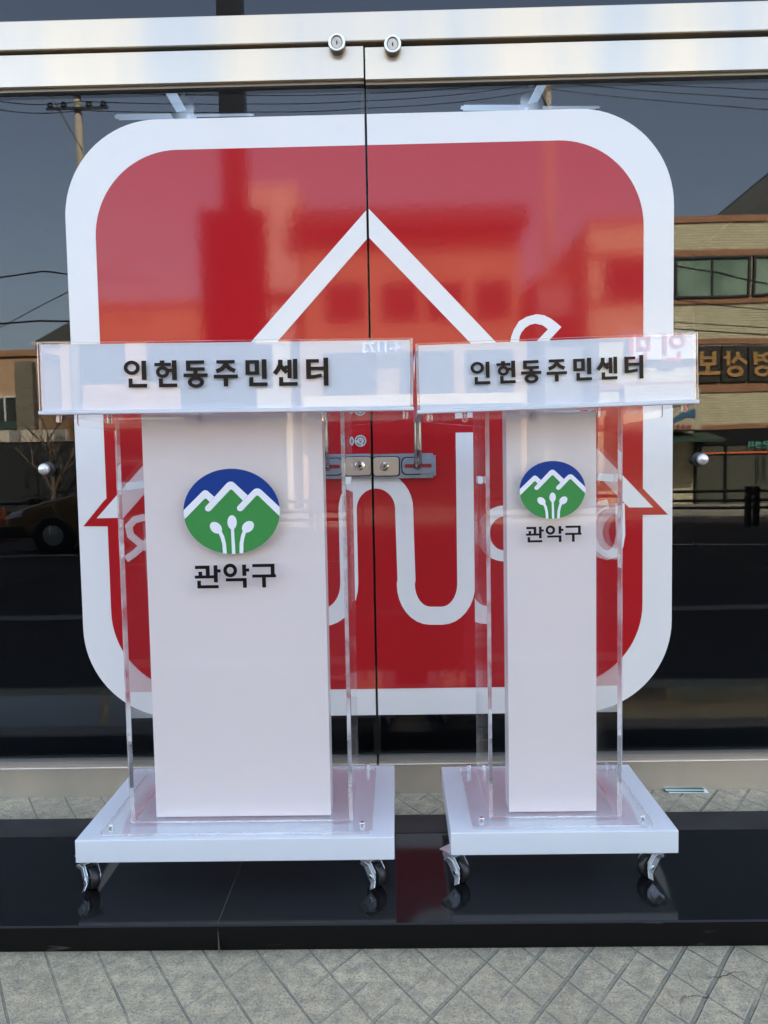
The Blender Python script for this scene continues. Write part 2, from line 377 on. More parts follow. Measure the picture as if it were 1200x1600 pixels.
def tag(o, label, cat, group=None, kind=None):
    if label: o['label'] = label
    if cat: o['category'] = cat
    if group: o['group'] = group
    if kind: o['kind'] = kind
    return o
def kids(o, *names): pass
def adopt(root, objs):           # keep world-space meshes in place under an Empty that has a location
    root_inv = root.matrix_basis.inverted()
    for o in objs:
        o.parent = root; o.matrix_parent_inverse = root_inv
def copy_tree(o, parent=None):
    c = o.copy(); COL.objects.link(c); c.parent = parent
    if parent is not None: c.matrix_parent_inverse = o.matrix_parent_inverse.copy()
    for ch in [q for q in COL.objects if q.parent == o]: copy_tree(ch, c)
    return c
def glyph(bm, G, mp, d0, d1, g=0):
    for k, s in enumerate(G):
        if g:
            s = ('r', s[1]-g, s[2]-g, s[3]+g, s[4]+g) if s[0] == 'r' else ('o', s[1], s[2], s[3]+g, s[4]+g, s[5]-g, s[6]-g) if s[0] == 'o' else ('p', s[1], s[2]+2*g)
        e = d1+(d1-d0)*.08*k
        if s[0] == 'r': prism(bm, [(s[1], s[2]), (s[3], s[2]), (s[3], s[4]), (s[1], s[4])], mp, d0, e)
        elif s[0] == 'o': ring(bm, *s[1:7], mp, d0, e)
        elif s[0] == 'p': prism(bm, ribbon(s[1], s[2]), mp, d0, e)
        elif s[0] == 'g': prism(bm, s[1], mp, d0, e)

# ------------------------------------------------------------------ ground, pavement, road
YG = 2.37            # door glass
def sheet(name, rows, x0, x1, m, nx=1):        # rows [(Y,z)]
    bm = bmesh.new(); g = [[bm.verts.new((x0+(x1-x0)*i/nx, y, z)) for i in range(nx+1)] for y, z in rows]
    for a, b in zip(g, g[1:]):
        for i in range(nx): bm.faces.new((a[i], a[i+1], b[i+1], b[i]))
    o = build(name, bm, m); return o
o = sheet('pavement', [(2.55, 0), (1.22, 0)], -30, 30, M_pave); o['kind'] = 'structure'
bm = bmesh.new(); box(bm, -30, 30, -.52, -.362, -.3, .0); o = build('kerb', bm, M_grey); o['kind'] = 'structure'
o = sheet('asphalt_strip', [(1.22, -.002), (-.36, -.002)], -30, 30, M_asph); o['kind'] = 'structure'
o = sheet('road', [(-.5, -.13), (-12, -.55), (-18.2, -.80)], -60, 60, M_asph); o['kind'] = 'structure'
bm = bmesh.new(); box(bm, -60, 60, -20.6, -18, -1.2, -.68); o = build('sidewalk', bm, M_walk); o['kind'] = 'structure'
o = sheet('ground', [(2.55, -.9), (-20.5, -.9), (-60, -.9), (-300, -1)], -300, 300, M_grey); o['kind'] = 'structure'
bm = bmesh.new(); box(bm, -60, 60, -60, -20.6, -1.2, -.70); o = build('path', bm, M_walk); o['kind'] = 'structure'
for y, wd in ((-7.2, .12), (-16.9, .12)):
    z = -.13-(abs(y)-.5)*.0365+.006 if y > -12 else -.55-(abs(y)-12)*.0403+.006
    bm = bmesh.new(); vs = [bm.verts.new(v) for v in ((-60, y, z), (60, y, z), (60, y-wd, z-wd*.041), (-60, y-wd, z-wd*.041))]; bm.faces.new(vs)
    o = build('road_line', bm, mat('road_paint', (.55, .5, .35), .7)); o['kind'] = 'structure'

# ------------------------------------------------------------------ granite step
step = empty('granite_step', (0, 1.8, 0), 'long low black polished granite step the two lecterns stand on', 'step')
sx = [-3.2, -.378, 1.02, 3.2]
SF, SB, SZ = 1.555, 2.045, .065
sl_ = []
M_honed = mat('grey_honed_granite', (.045, .046, .045), .35, spec=.3, var=(14, (.030, .031, .031), .4, .65))
for a, b in zip(sx, sx[1:]):
    bm = bmesh.new()
    prism(bm, [(SF, SZ-.003), (SF+.003, SZ), (SB, SZ), (SB, .001), (SF+.018, .001)], lambda u, v, d: Vector((d, u, v)), a+.0006, b-.0006)
    q = build('slab', bm, M_granite); q.data.materials.append(M_granf); sl_.append(q)
    for p in q.data.polygons:
        if p.normal.y < -.9: p.material_index = 1
bm = bmesh.new()
for a, b in zip(sx, sx[1:]): box(bm, a+.0008, b-.0008, 1.945, SB+.0006, SZ-.02, SZ+.0012)
sl_.append(build('back_strip', bm, M_honed))
for b in sx[1:-1]:
    bm = bmesh.new(); box(bm, b-.0006, b+.0006, SF+.004, 1.9449, SZ-.06, SZ-.0003)
    sl_.append(build('joint_filler', bm, mat('pale_grout', (.085, .08, .07), .8))); adopt(step, sl_)

# ------------------------------------------------------------------ storefront building round the doors
bld = empty('storefront_building', (0, 2.6, 0), 'steel framed shop front with dark glass transom above the decorated doors', 'building')
P = []
SX = -.0702                       # seam between the leaves
# header beam (upper steel band)
zt0, zt1 = W(600, 65.0, 2.33).z, W(600, 18.5, 2.33).z
bm = bmesh.new(); box(bm, -3.2, 3.2, 2.325, 2.42, zt0, zt1); P.append(build('header_beam', bm, M_frame, bevel=.003))
bm = bmesh.new(); box(bm, -3.2, 3.2, 2.37, 2.41, zt0-.03, zt0-.0005); P.append(build('door_stop', bm, M_gap))
bm = bmesh.new(); box(bm, -3.2, 3.2, 2.365, 2.375, zt1+.001, 3.0); P.append(build('transom_pane', bm, M_trans))
for x in (-3.3, 3.2):
    bm = bmesh.new(); box(bm, x, x+.1, 2.3, 2.45, 0, 3.1); P.append(build('door_post', bm, M_frame))
bm = bmesh.new()
box(bm, -26, -3.31, 2.5, 9.0, -.5, 3.35); box(bm, 3.31, 26, 2.5, 9.0, -.5, 3.35); box(bm, -26, 26, 2.5, 9.0, 3.351, 15)
box(bm, -3.31, 3.31, 2.3, 2.499, 3.02, 3.34)
P.append(build('wall', bm, M_rev))
bm = bmesh.new()
box(bm, -3.4, -3.25, 2.46, 8.95, -.02, 3.36); box(bm, 3.25, 3.4, 2.46, 8.95, -.02, 3.36); box(bm, -3.249, 3.249, 8.8, 8.95, -.02, 3.36)
box(bm, -3.249, 3.249, 2.56, 8.79, 3.2, 3.36); box(bm, -3.249, 3.249, 2.552, 8.79, -.02, .0)
P.append(build('interior', bm, M_inwall))
adopt(bld, P)

# ------------------------------------------------------------------ glass doors with the big sticker
zr1 = W(600, 70.5, 2.335).z; zr0 = W(600, 121.5, 2.335).z; zb0 = W(600, 128.5, 2.345).z
zk0 = W(600, 1241.5, 2.335).z; zk1 = W(600, 1194, 2.335).z; zk2 = W(600, 1183, 2.352).z
FY = 2.3625          # front face of the glass
def film(name, shapes, m, layer, side, parent_list, thick=.0004):   # shapes: outlines in photograph pixels at the door plane
    bm = bmesh.new(); y = FY-.0006-layer*.0011
    for k, pts in enumerate(shapes):
        if pts[0] == 'strip':
            L, R = rib_sides(pts[1], pts[2]); yy = (y+thick, y-.00008*k); V = []
            for side_ in (L, R):
                for d in yy: V.append([bm.verts.new((W(v.x, v.y, YG).x, d, W(v.x, v.y, YG).z)) for v in side_])
            Lb, Lf, Rb, Rf = V
            for i in range(len(L)-1):
                bm.faces.new((Lf[i], Lf[i+1], Rf[i+1], Rf[i])); bm.faces.new((Lb[i+1], Lb[i], Rb[i], Rb[i+1]))
                bm.faces.new((Lb[i], Lb[i+1], Lf[i+1], Lf[i])); bm.faces.new((Rf[i], Rf[i+1], Rb[i+1], Rb[i]))
            for i in (0, -1): bm.faces.new((Lb[i], Lf[i], Rf[i], Rb[i]))
            continue
        q = [W(a, b, YG) for a, b in pts]
        prism(bm, [(v.x, v.z) for v in q], lambda u, v, d: Vector((u, d, v)), y+thick, y-.00008*k, tri=True)
    x = SX-.0035 if side < 0 else SX+.0035
    bmesh.ops.bisect_plane(bm, geom=bm.verts[:]+bm.edges[:]+bm.faces[:], plane_co=(x, 0, 0), plane_no=(-side, 0, 0), clear_outer=True)
    if len(bm.faces) == 0: bm.free(); return
    o = build(name, bm, m); parent_list.append(o); return o
DL, DR, DT, DB = -.9485, .8102, 1.987, .2315
def pxl(x, z):                 # world point of the door plane back to photograph pixels
    v = Vector((x, YG, z-CAMZ)); k = v.dot(_f); return (600+FPX*v.dot(_r)/k, 800-FPX*v.dot(_u)/k)
outer = [pxl(*p) for p in rrect(DL, DR, DB, DT, .275, 20)]
bo = .0868
inner = [pxl(*p) for p in rrect(DL+bo, DR-bo, DB+bo*.93, DT-bo, .245, 20)]
red_shapes = [inner, [(163.5, 783), (132, 822), (166.5, 822), (182, 822), (182, 765)], [(1004, 764), (1042, 803.5), (1006, 804), (990, 804), (990, 750)]]
roof = [(575.5, 327), (153, 809.5), (195, 808.5), (576, 372), (981, 792.5), (1019, 792.5)]
ser = [(451, 820)]+[(451, 905)]+arc(489, 912, 40, 51, 180, 90, 8)+arc(506, 912, 40, 51, 90, 0, 8)+[(546, 905)]+[(543.5, 800)]+arc(587.5, 795, 44, 46, 180, 360, 18)+[(631.5, 800), (635, 905)]+arc(672, 912, 38, 49, 180, 90, 8)+arc(690, 912, 38, 49, 90, 0, 8)+[(728, 905), (725.5, 676)]
sw_out = [(796, 540), (798, 526.5), (802, 516), (810, 503), (822, 496), (837, 492), (849, 493.5), (860, 499), (868, 505), (876, 512)]
sw_in = [(809.5, 540), (811, 527), (814, 520), (820, 513), (827, 508.5), (835, 506.5), (846, 509), (850, 511.5), (853, 514), (855, 515.5)]
swoosh = [[sw_out[i], sw_out[i+1], sw_in[i+1], sw_in[i]] for i in range(9)]+[[(876, 512), (850, 540), (832, 540), (855, 515.5)]]
def ringpoly(cx, cy, rx, ry, ix, iy, n=40):       # two half rings
    out = []
    for a0 in (0, 180):
        out.append(arc(cx, cy, rx, ry, a0, a0+180, n//2)+arc(cx, cy, ix, iy, a0+180, a0, n//2))
    return out
hook = ('strip', [(949, 787), (937, 790), (927, 799), (922, 815), (922.5, 838), (928, 855), (937, 864), (948, 867), (958, 863), (965, 852), (968, 835), (967, 786)], 14.5)
loop1 = ('strip', [(240, 811), (226, 808), (212, 812), (203, 822), (206, 836), (218, 846), (232, 856)], 11)
loop2 = ('strip', [(199, 873), (212, 864), (224, 853), (240, 838)], 11)
letters = [[(a, b) for a, b in roof], ('strip', ser, 28)]+swoosh+ringpoly(788, 833, 44, 43.5, 23.5, 26.5)+[hook, loop1, loop2]
letters += [('strip', [(262, 820), (300, 815), (300, 900)], 26), ('strip', [(360, 815), (360, 905)], 26), ('strip', [(850, 800), (890, 800), (888, 870)], 20)]

SEAM_HALF = .0022
def door(side, x0, x1, label):
    P = []
    root = empty('glass_door', (x0 if side < 0 else x1, 2.37, 0), label, 'door', 'glass entrance doors')
    a, b = (x0, SX-SEAM_HALF) if side < 0 else (SX+SEAM_HALF, x1)
    bm = bmesh.new(); box(bm, a, b, FY, FY+.011, zk2-.02, zb0+.02); g = build('glass_pane', bm, M_glass); g.data.materials.append(M_edge); P.append(g)
    e = 4 if side < 0 else 0
    for p in g.data.polygons:
        if abs(p.normal.x) > .9: p.material_index = 1
    dz = 0 if side < 0 else -.004
    if side < 0:
        bm = bmesh.new(); box(bm, SX-.012, SX+.010, 2.376, 2.380, zk0, zr1); P.append(build('seam_light_block', bm, M_gap))  # added dark strip behind the seam, blocks inside light leaking through
    bm = bmesh.new(); box(bm, a, b, 2.335, 2.39, zr0+dz, zr1+dz); P.append(build('top_rail', bm, M_frame, bevel=.0015))
    bm = bmesh.new(); box(bm, a+.001, b-.001, 2.349, 2.38, zb0+dz, zr0+dz-.0005); P.append(build('glazing_bead', bm, M_bead))
    bm = bmesh.new(); box(bm, a, b, 2.335, 2.39, zk0, zk1); P.append(build('bottom_rail', bm, M_rail, bevel=.0015))
    bm = bmesh.new(); box(bm, a+.001, b-.001, 2.348, 2.38, zk1+.0005, zk2); P.append(build('glazing_bead', bm, M_bead))
    # sticker
    dec = film('sticker', [outer], M_white, 0, side, P)
    sub = []
    film('red_field', red_shapes, M_red, 1, side, sub); film('white_drawing', letters, M_white, 2, side, sub)
    for s in sub: s.parent = dec
    # key lock on the top rail
    kx = W(527, 72, 2.33) if side < 0 else W(613.5, 74.5, 2.33)
    bm = bmesh.new(); lathe(bm, [(.0235, 0), (.0235, -.024), (.001, -.024)], (kx.x, 2.3349, kx.z), 'Y', 40)
    k = build('key_lock', bm, mat('lock_barrel', (.20, .17, .12), .4, .7)); P.append(k)
    bm = bmesh.new(); ring(bm, 0, 0, .0235, .0235, .0165, .0180, lambda u, v, d: Vector((kx.x+u, 2.3349-.0241-d, kx.z+v)), 0, .004); o3 = build('lock_rim', bm, mat('bright_rim', (.85, .88, .88), .3, .5), bevel=.001)
    bm = bmesh.new(); mp = lambda u, v, d: Vector((kx.x+u, 2.3349-.0242+d, kx.z+v))
    prism(bm, ell(0, 0, .0135, .0155, 0, 30), mp, 0, -.0006); o1 = build('key_face', bm, M_lockbeige)
    bm = bmesh.new(); prism(bm, [(-.0012, -.006), (.0012, -.006), (.0022, -.001), (.0012, .005), (-.0012, .005), (-.0022, -.001)], mp, -.0007, -.0011); o2 = build('keyhole', bm, M_gap)
    o1.parent = k; o2.parent = k; o3.parent = k
    # middle lock plates
    s = 1 if side > 0 else -1
    cz = W(583, 729, YG).z+ (0 if side > 0 else .002)
    mp = lambda u, v, d: Vector((SX+s*u, FY-.006-d, cz+v))
    bm = bmesh.new()
    prism(bm, [(.004, -.036), (.178, -.036), (.178, -.030), (.186, -.030), (.186, .030), (.178, .030), (.178, .036), (.004, .036)], mp, 0, .008)
    lp = build('lock_plate', bm, M_lockblue, bevel=.001)
    bm = bmesh.new(); prism(bm, rrect(.004, .078, -.027, .027, .008, 5), mp, .0081, .015); q1 = build('lock_cover', bm, M_lockbeige, bevel=.001)
    bm = bmesh.new(); prism(bm, rrect(.002, .0815, -.0295, .0295, .009, 5), mp, .0080, .0086); q1b = build('cover_rim', bm, M_gap)
    bm = bmesh.new(); prism(bm, rrect(.088, .184, -.0235, .0235, .014, 6), mp, .0081, .0125); q2 = build('slotted_tab', bm, M_lockblue, bevel=.001)
    bm = bmesh.new(); prism(bm, rrect(.085, .150, -.0265, .0265, .015, 6), mp, .0080, .0086); q2b = build('tab_rim', bm, M_gap)
    bm = bmesh.new(); prism(bm, rrect(.094, .174, -.0055, .0055, .005, 5), mp, .0126, .0130); q3 = build('slot', bm, mat('slot_red', (.30, .012, .016), .3))
    bm = bmesh.new(); c = mp(.036, 0, .0151); lathe(bm, [(.0145, 0), (.0145, -.0015), (.012, -.004), (.0075, -.0045), (.0068, -.0035), (.001, -.0035)] if side < 0 else [(.0135, 0), (.0125, -.0025), (.008, -.0035), (.001, -.0035)], c, 'Y', 32)
    q4 = build('lock_cylinder', bm, M_chrome, smooth=False)
    hole = build('cylinder_hole', (lambda b: (lathe(b, [(.0045 if side < 0 else .003, 0), (.0045 if side < 0 else .003, -.0006)], (c.x, c.y-.0036, c.z), 'Y', 16), b)[1])(bmesh.new()), M_gap)
    for q in (q1, q1b, q2, q2b, q3, q4, hole): q.parent = lp
    P.append(lp)
    # pull handle: bent chrome tube, hidden in part by the lecterns
    hx = W(653, 700, 2.30).x if side > 0 else 2*SX-W(653, 700, 2.30).x
    hz = W(653, 727, 2.345).z; ht = hz+.325
    pts = [(hx, FY-.018, hz)]+[(hx, FY-.018-.045*sin(t), hz+.0+.045*(1-cos(t))) for t in [pi/2*i/8 for i in range(1, 9)]]
    pts += [(hx, FY-.063, ht-.05)]+[(hx, FY-.018-.045*cos(t), ht-.045+.045*sin(t)) for t in [pi/2*i/8 for i in range(0, 9)]]
    bm = bmesh.new(); tube(bm, pts, .0120, 20); h = build('pull_handle', bm, mat('handle_steel', (.42, .42, .43), .12, 1), smooth=True); P.append(h)
    bm = bmesh.new(); lathe(bm, [(.0125, 0), (.0125, -.004)], (hx, FY-.0181, hz), 'Y', 24); lathe(bm, [(.0125, 0), (.0125, -.018)], (hx, FY, ht), 'Y', 24)
    r = build('handle_ring', bm, M_gap); r.parent = h
    # ball knob near the hinge side
    kp = W(72.5, 733, 2.30) if side < 0 else W(1094.5, 718, 2.30)
    bm = bmesh.new(); lathe(bm, [(.021, 0), (.021, -.006), (.010, -.008), (.009, -.02)], (kp.x*1.02, FY, kp.z), 'Y', 28); kn = build('knob', bm, M_dark)
    bm = bmesh.new(); bmesh.ops.create_uvsphere(bm, u_segments=28, v_segments=18, radius=.0165, matrix=Matrix.Translation((kp.x*1.02, FY-.032, kp.z)))
    kb = build('knob_ball', bm, mat('satin_ball', (.85, .84, .80), .3, .6), smooth=True); kb.parent = kn; P.append(kn)
    if side < 0:
        for px, py in ((544.5, 689.5), (563.5, 689)):
            c = W(px, py, YG); mp2 = lambda u, v, d: Vector((c.x+u, FY-.0042-d, c.z+v))
            bm = bmesh.new(); prism(bm, ell(0, 0, .0172, .0172, 0, 32), mp2, 0, .0003); st = build('round_seal', bm, M_seal)
            bm = bmesh.new()
            for i in range(14):
                t = 2*pi*i/14+.1; ca, sa = cos(t), sin(t)
                if random.random() < .12: continue
                for uu in ((-.0018, .0006), (.0002, .0018)):
                    prism(bm, [(ca*(.0118+v)-sa*u*1.1, sa*(.0118+v)+ca*u*1.1) for u, v in ((uu[0], -.0015), (uu[1], -.0022), (uu[1], .0022), (uu[0], .0018))], mp2, .0003, .0005)
            for r0, r1 in ((-.0045, -.0012), (.0005, .0035)):
                prism(bm, [(r0, .001), (r1, .001), (r1, .0042), (r0, .0042)], mp2, .0003, .0005)
            prism(bm, [(-.003, -.005), (.003, -.005), (.003, -.001), (-.003, -.001)], mp2, .0003, .0005)
            t_ = build('seal_print', bm, M_dark); t_.parent = st; P.append(st)
    adopt(root, P)
door(-1, -1.52, SX, 'left glass door leaf carrying the left half of the red sticker and two round seals')
door(1, SX, 1.40, 'right glass door leaf carrying the right half of the red sticker and chrome pull handle')

# ------------------------------------------------------------------ inside the room
def fan(px, py, d, label, rot):
    c = W(px, py, d); root = empty('ceiling_fan', c, label, 'fan', 'ceiling fans in the room')
    bm = bmesh.new(); lathe(bm, [(.02, .10), (.06, .09), (.075, .04), (.07, 0), (.03, -.03), (.004, -.035)], (0, 0, 0), 'Z', 24); h = build('motor_hub', bm, M_fan, root, smooth=True)
    bm = bmesh.new(); tube(bm, [(0, 0, .1), (0, 0, 3.2-c.z)], .012); build('rod', bm, M_fan, root)
    for k in range(4):
        M = Matrix.Rotation(rot+k*pi/2, 4, 'Z') @ Matrix.Rotation(radians(10), 4, 'X')
        bm = bmesh.new(); box(bm, .06, .40, -.030, .030, .005, .012, 0, M); box(bm, .40, .415, -.018, .018, .005, .012, 0, M)
        build('blade', bm, M_fan, root, bevel=.004)
fan(288, 183, 4.9, 'white four blade ceiling fan seen through the left door above the sticker', .02)
fan(829, 170, 4.9, 'white four blade ceiling fan seen through the right door above the sticker', .06)
def lampz(px, py, z):
    d = _f+_r*((px-600)/FPX)-_u*((py-800)/FPX); d = d*((z-CAMZ)/d.z); return Vector((d.x, d.y, z))
for (a, b, lab) in (((-20, 396), (32, 425), 'lit tube lamp on the dark ceiling nearest the left photo edge'), ((86, 459), (112, 473), 'lit tube lamp on the dark ceiling just left of the sticker')):
    p, q = lampz(*a, 3.12), lampz(*b, 3.12)
    q = p+(q-p).normalized()*min((q-p).length, 1.2)
    root = empty('tube_lamp', p, lab, 'lamp', 'tube lamps on the ceiling')
    bm = bmesh.new(); tube(bm, [(0, 0, 0), q-p], .018, 12); build('tube', bm, M_tube, root, smooth=True)
    bm = bmesh.new(); tube(bm, [(0, 0, .05), (q-p)+Vector((0, 0, .05))], .03, 4); build('fitting', bm, M_fan, root)

pl_ = bpy.data.lights.new('fan_fill_light', 'SPOT'); pl_.energy = 20; pl_.shadow_soft_size = .3; pl_.spot_size = radians(125); pl_.spot_blend = .5; pl_.color = (.70, .82, 1)
po = bpy.data.objects.new('fan_fill_light', pl_); COL.objects.link(po); po.location = (-.1, 5.0, 1.6); po.rotation_euler = (pi, 0, 0)      # unseen added spot that brightens the fan blades from below

# ------------------------------------------------------------------ writing
HG = {   # strokes in cells of 120 x 140, y downwards
 'in': [('o', 40, 34, 40, 35, 23, 20), ('r', 92, 0, 114, 96), ('r', 23, 90, 41, 134), ('r', 23.2, 118, 116, 134.2)],
 'heon': [('r', 33, 0, 55, 13), ('r', 5, 12, 88, 26.5), ('o', 45, 58, 33, 29, 17, 14), ('r', 73, 42, 96, 57), ('r', 95, 0, 117, 98), ('r', 26, 91, 44, 134), ('r', 26.2, 118, 118, 134.2)],
 'dong': [('r', 16, 2, 36, 52), ('r', 16.2, 1.8, 108, 17), ('r', 16.2, 37, 110, 52.2), ('r', 53, 52, 73, 70), ('r', 2, 68, 124, 84), ('o', 64, 111, 41, 28, 22, 13)],
 'ju': [('r', 16, 2, 108, 17), ('p', [(62, 10), (58, 30), (42, 46), (13, 58)], 19), ('p', [(62, 10), (68, 30), (84, 45), (110, 57)], 19), ('r', 1, 76, 123, 92), ('r', 52, 92, 72, 134)],
 'min': [('r', 4, 4, 24, 76), ('r', 52, 4, 72, 76), ('r', 4.2, 3.8, 71.8, 19), ('r', 4.2, 61, 71.8, 76.2), ('r', 88, 0, 111, 98), ('r', 22, 90, 41, 134), ('r', 22.2, 118, 114, 134.2)],
 'sen': [('p', [(33, 2), (32, 28), (20, 52), (2, 74)], 21), ('p', [(33, 30), (46, 48), (66, 68)], 19), ('r', 55, 34, 74, 49), ('r', 70, 4, 89, 96), ('r', 99, 0, 119, 100), ('r', 26, 92, 45, 134), ('r', 26.2, 118, 119, 134.2)],
 'teo': [('r', 3, 3, 25, 100), ('r', 3.2, 2.8, 67, 18), ('r', 3.2, 41, 65, 56), ('p', [(3.4, 92), (40, 91), (82, 84)], 16), ('r', 64, 41, 96, 57), ('r', 93, -4, 115, 136)],
 'yeong': [('o', 36, 30, 32, 28, 15, 12), ('r', 66, 14, 92, 27), ('r', 66, 38, 92, 51), ('r', 90, 0, 110, 72), ('o', 66, 104, 42, 30, 22, 13)],
 'sang': [('p', [(48, 2), (47, 28), (4, 64)], 19), ('p', [(47, 26), (78, 62)], 19), ('r', 88, 0, 107, 76), ('r', 107, 26, 122, 42), ('o', 64, 106, 42, 30, 21, 12)],
 'bo': [('r', 20, 0, 40, 74), ('r', 84, 0, 104, 74), ('r', 20.2, 26, 104, 42), ('r', 20.2, 58, 104, 74.2), ('r', 52, 74, 72, 106), ('r', 0, 104, 124, 122)],
}
SIGNTEXT = [('in', 78), ('heon', 232), ('dong', 384), ('ju', 541), ('min', 702), ('sen', 852), ('teo', 1015)]
def crop(pts): return pts
EMB = dict(cx=578, cy=497, rx=476, ry=420)

# ------------------------------------------------------------------ lecterns
def caster(root, x, y, z1, yaw, z0, side=-1):
    M = Matrix.Translation((x, y, z0)) @ Matrix.Rotation(yaw, 4, 'Z'); H = z1-z0; wy = .021
    bm = bmesh.new(); box(bm, -.021, .021, -.021, .021, H-.003, H, 0, M); lathe(bm, [(.012, H-.0095), (.016, H-.0085), (.016, H-.0055), (.012, H-.0031)], (0, 0, 0), 'Z', 24, M)
    c = build('caster', bm, M_zinc, root, bevel=.0005)
    bm = bmesh.new()
    for s in (-1, 1):
        a, b = sorted((s*.0130, s*.0147))
        prism(bm, [(-.019, H-.0098), (.018, H-.0098), (.033, .038)]+arc(wy, .0255, .0125, .0115, 20, -160, 8)+[(-.002, .036), (-.017, .050)], lambda u, v, d: M @ Vector((d, u, v)), a, b)
    box(bm, -.0147, .0147, -.017, .016, H-.0115, H-.0098, 0, M)
    f = build('fork', bm, M_zinc, root, bevel=.0004)
    bm = bmesh.new(); lathe(bm, [(.012, -.0075), (.0185, -.0095), (.0225, -.009), (.025, -.006), (.025, .006), (.0225, .009), (.0185, .0095), (.012, .0075)], (0, 0, 0), 'X', 40, M @ Matrix.Translation((0, wy, .025)))
    wh = build('wheel', bm, M_rubber, root)
    for p in wh.data.polygons: p.use_smooth = len(p.vertices) == 4
    bm = bmesh.new(); T = M @ Matrix.Translation((0, wy, .0255))
    lathe(bm, [(.0032, -.0185), (.0055, -.0180), (.0055, -.0150), (.0025, -.0148), (.0025, .0148), (.0055, .0150), (.0055, .0180), (.0032, .0185)], (0, 0, 0), 'X', 6, T)
    ax = build('axle_bolt', bm, M_chrome, root)
    # brake: a bent strip pivoting on the axle with a flat toe tab at each end
    bm = bmesh.new(); Q = T @ Matrix.Translation((side*.0165, 0, 0)) @ Matrix.Rotation(radians(34), 4, 'X')
    box(bm, -.0008, .0008, -.0085, .0085, -.013, .025, 0, Q)
    for zz, dr in ((-.012, -1), (.0235, 1)):
        R2 = Q @ Matrix.Translation((0, 0, zz)) @ Matrix.Rotation(side*dr*radians(38), 4, 'Y'); box(bm, -.0008, .0008, -.0085, .0085, min(0, dr*.014), max(0, dr*.014), 0, R2)
    br = build('brake_lever', bm, M_zinc, root, bevel=.0004)
    for q in (f, wh, br, ax): q.parent = c; q.matrix_parent_inverse = Matrix()
    return c

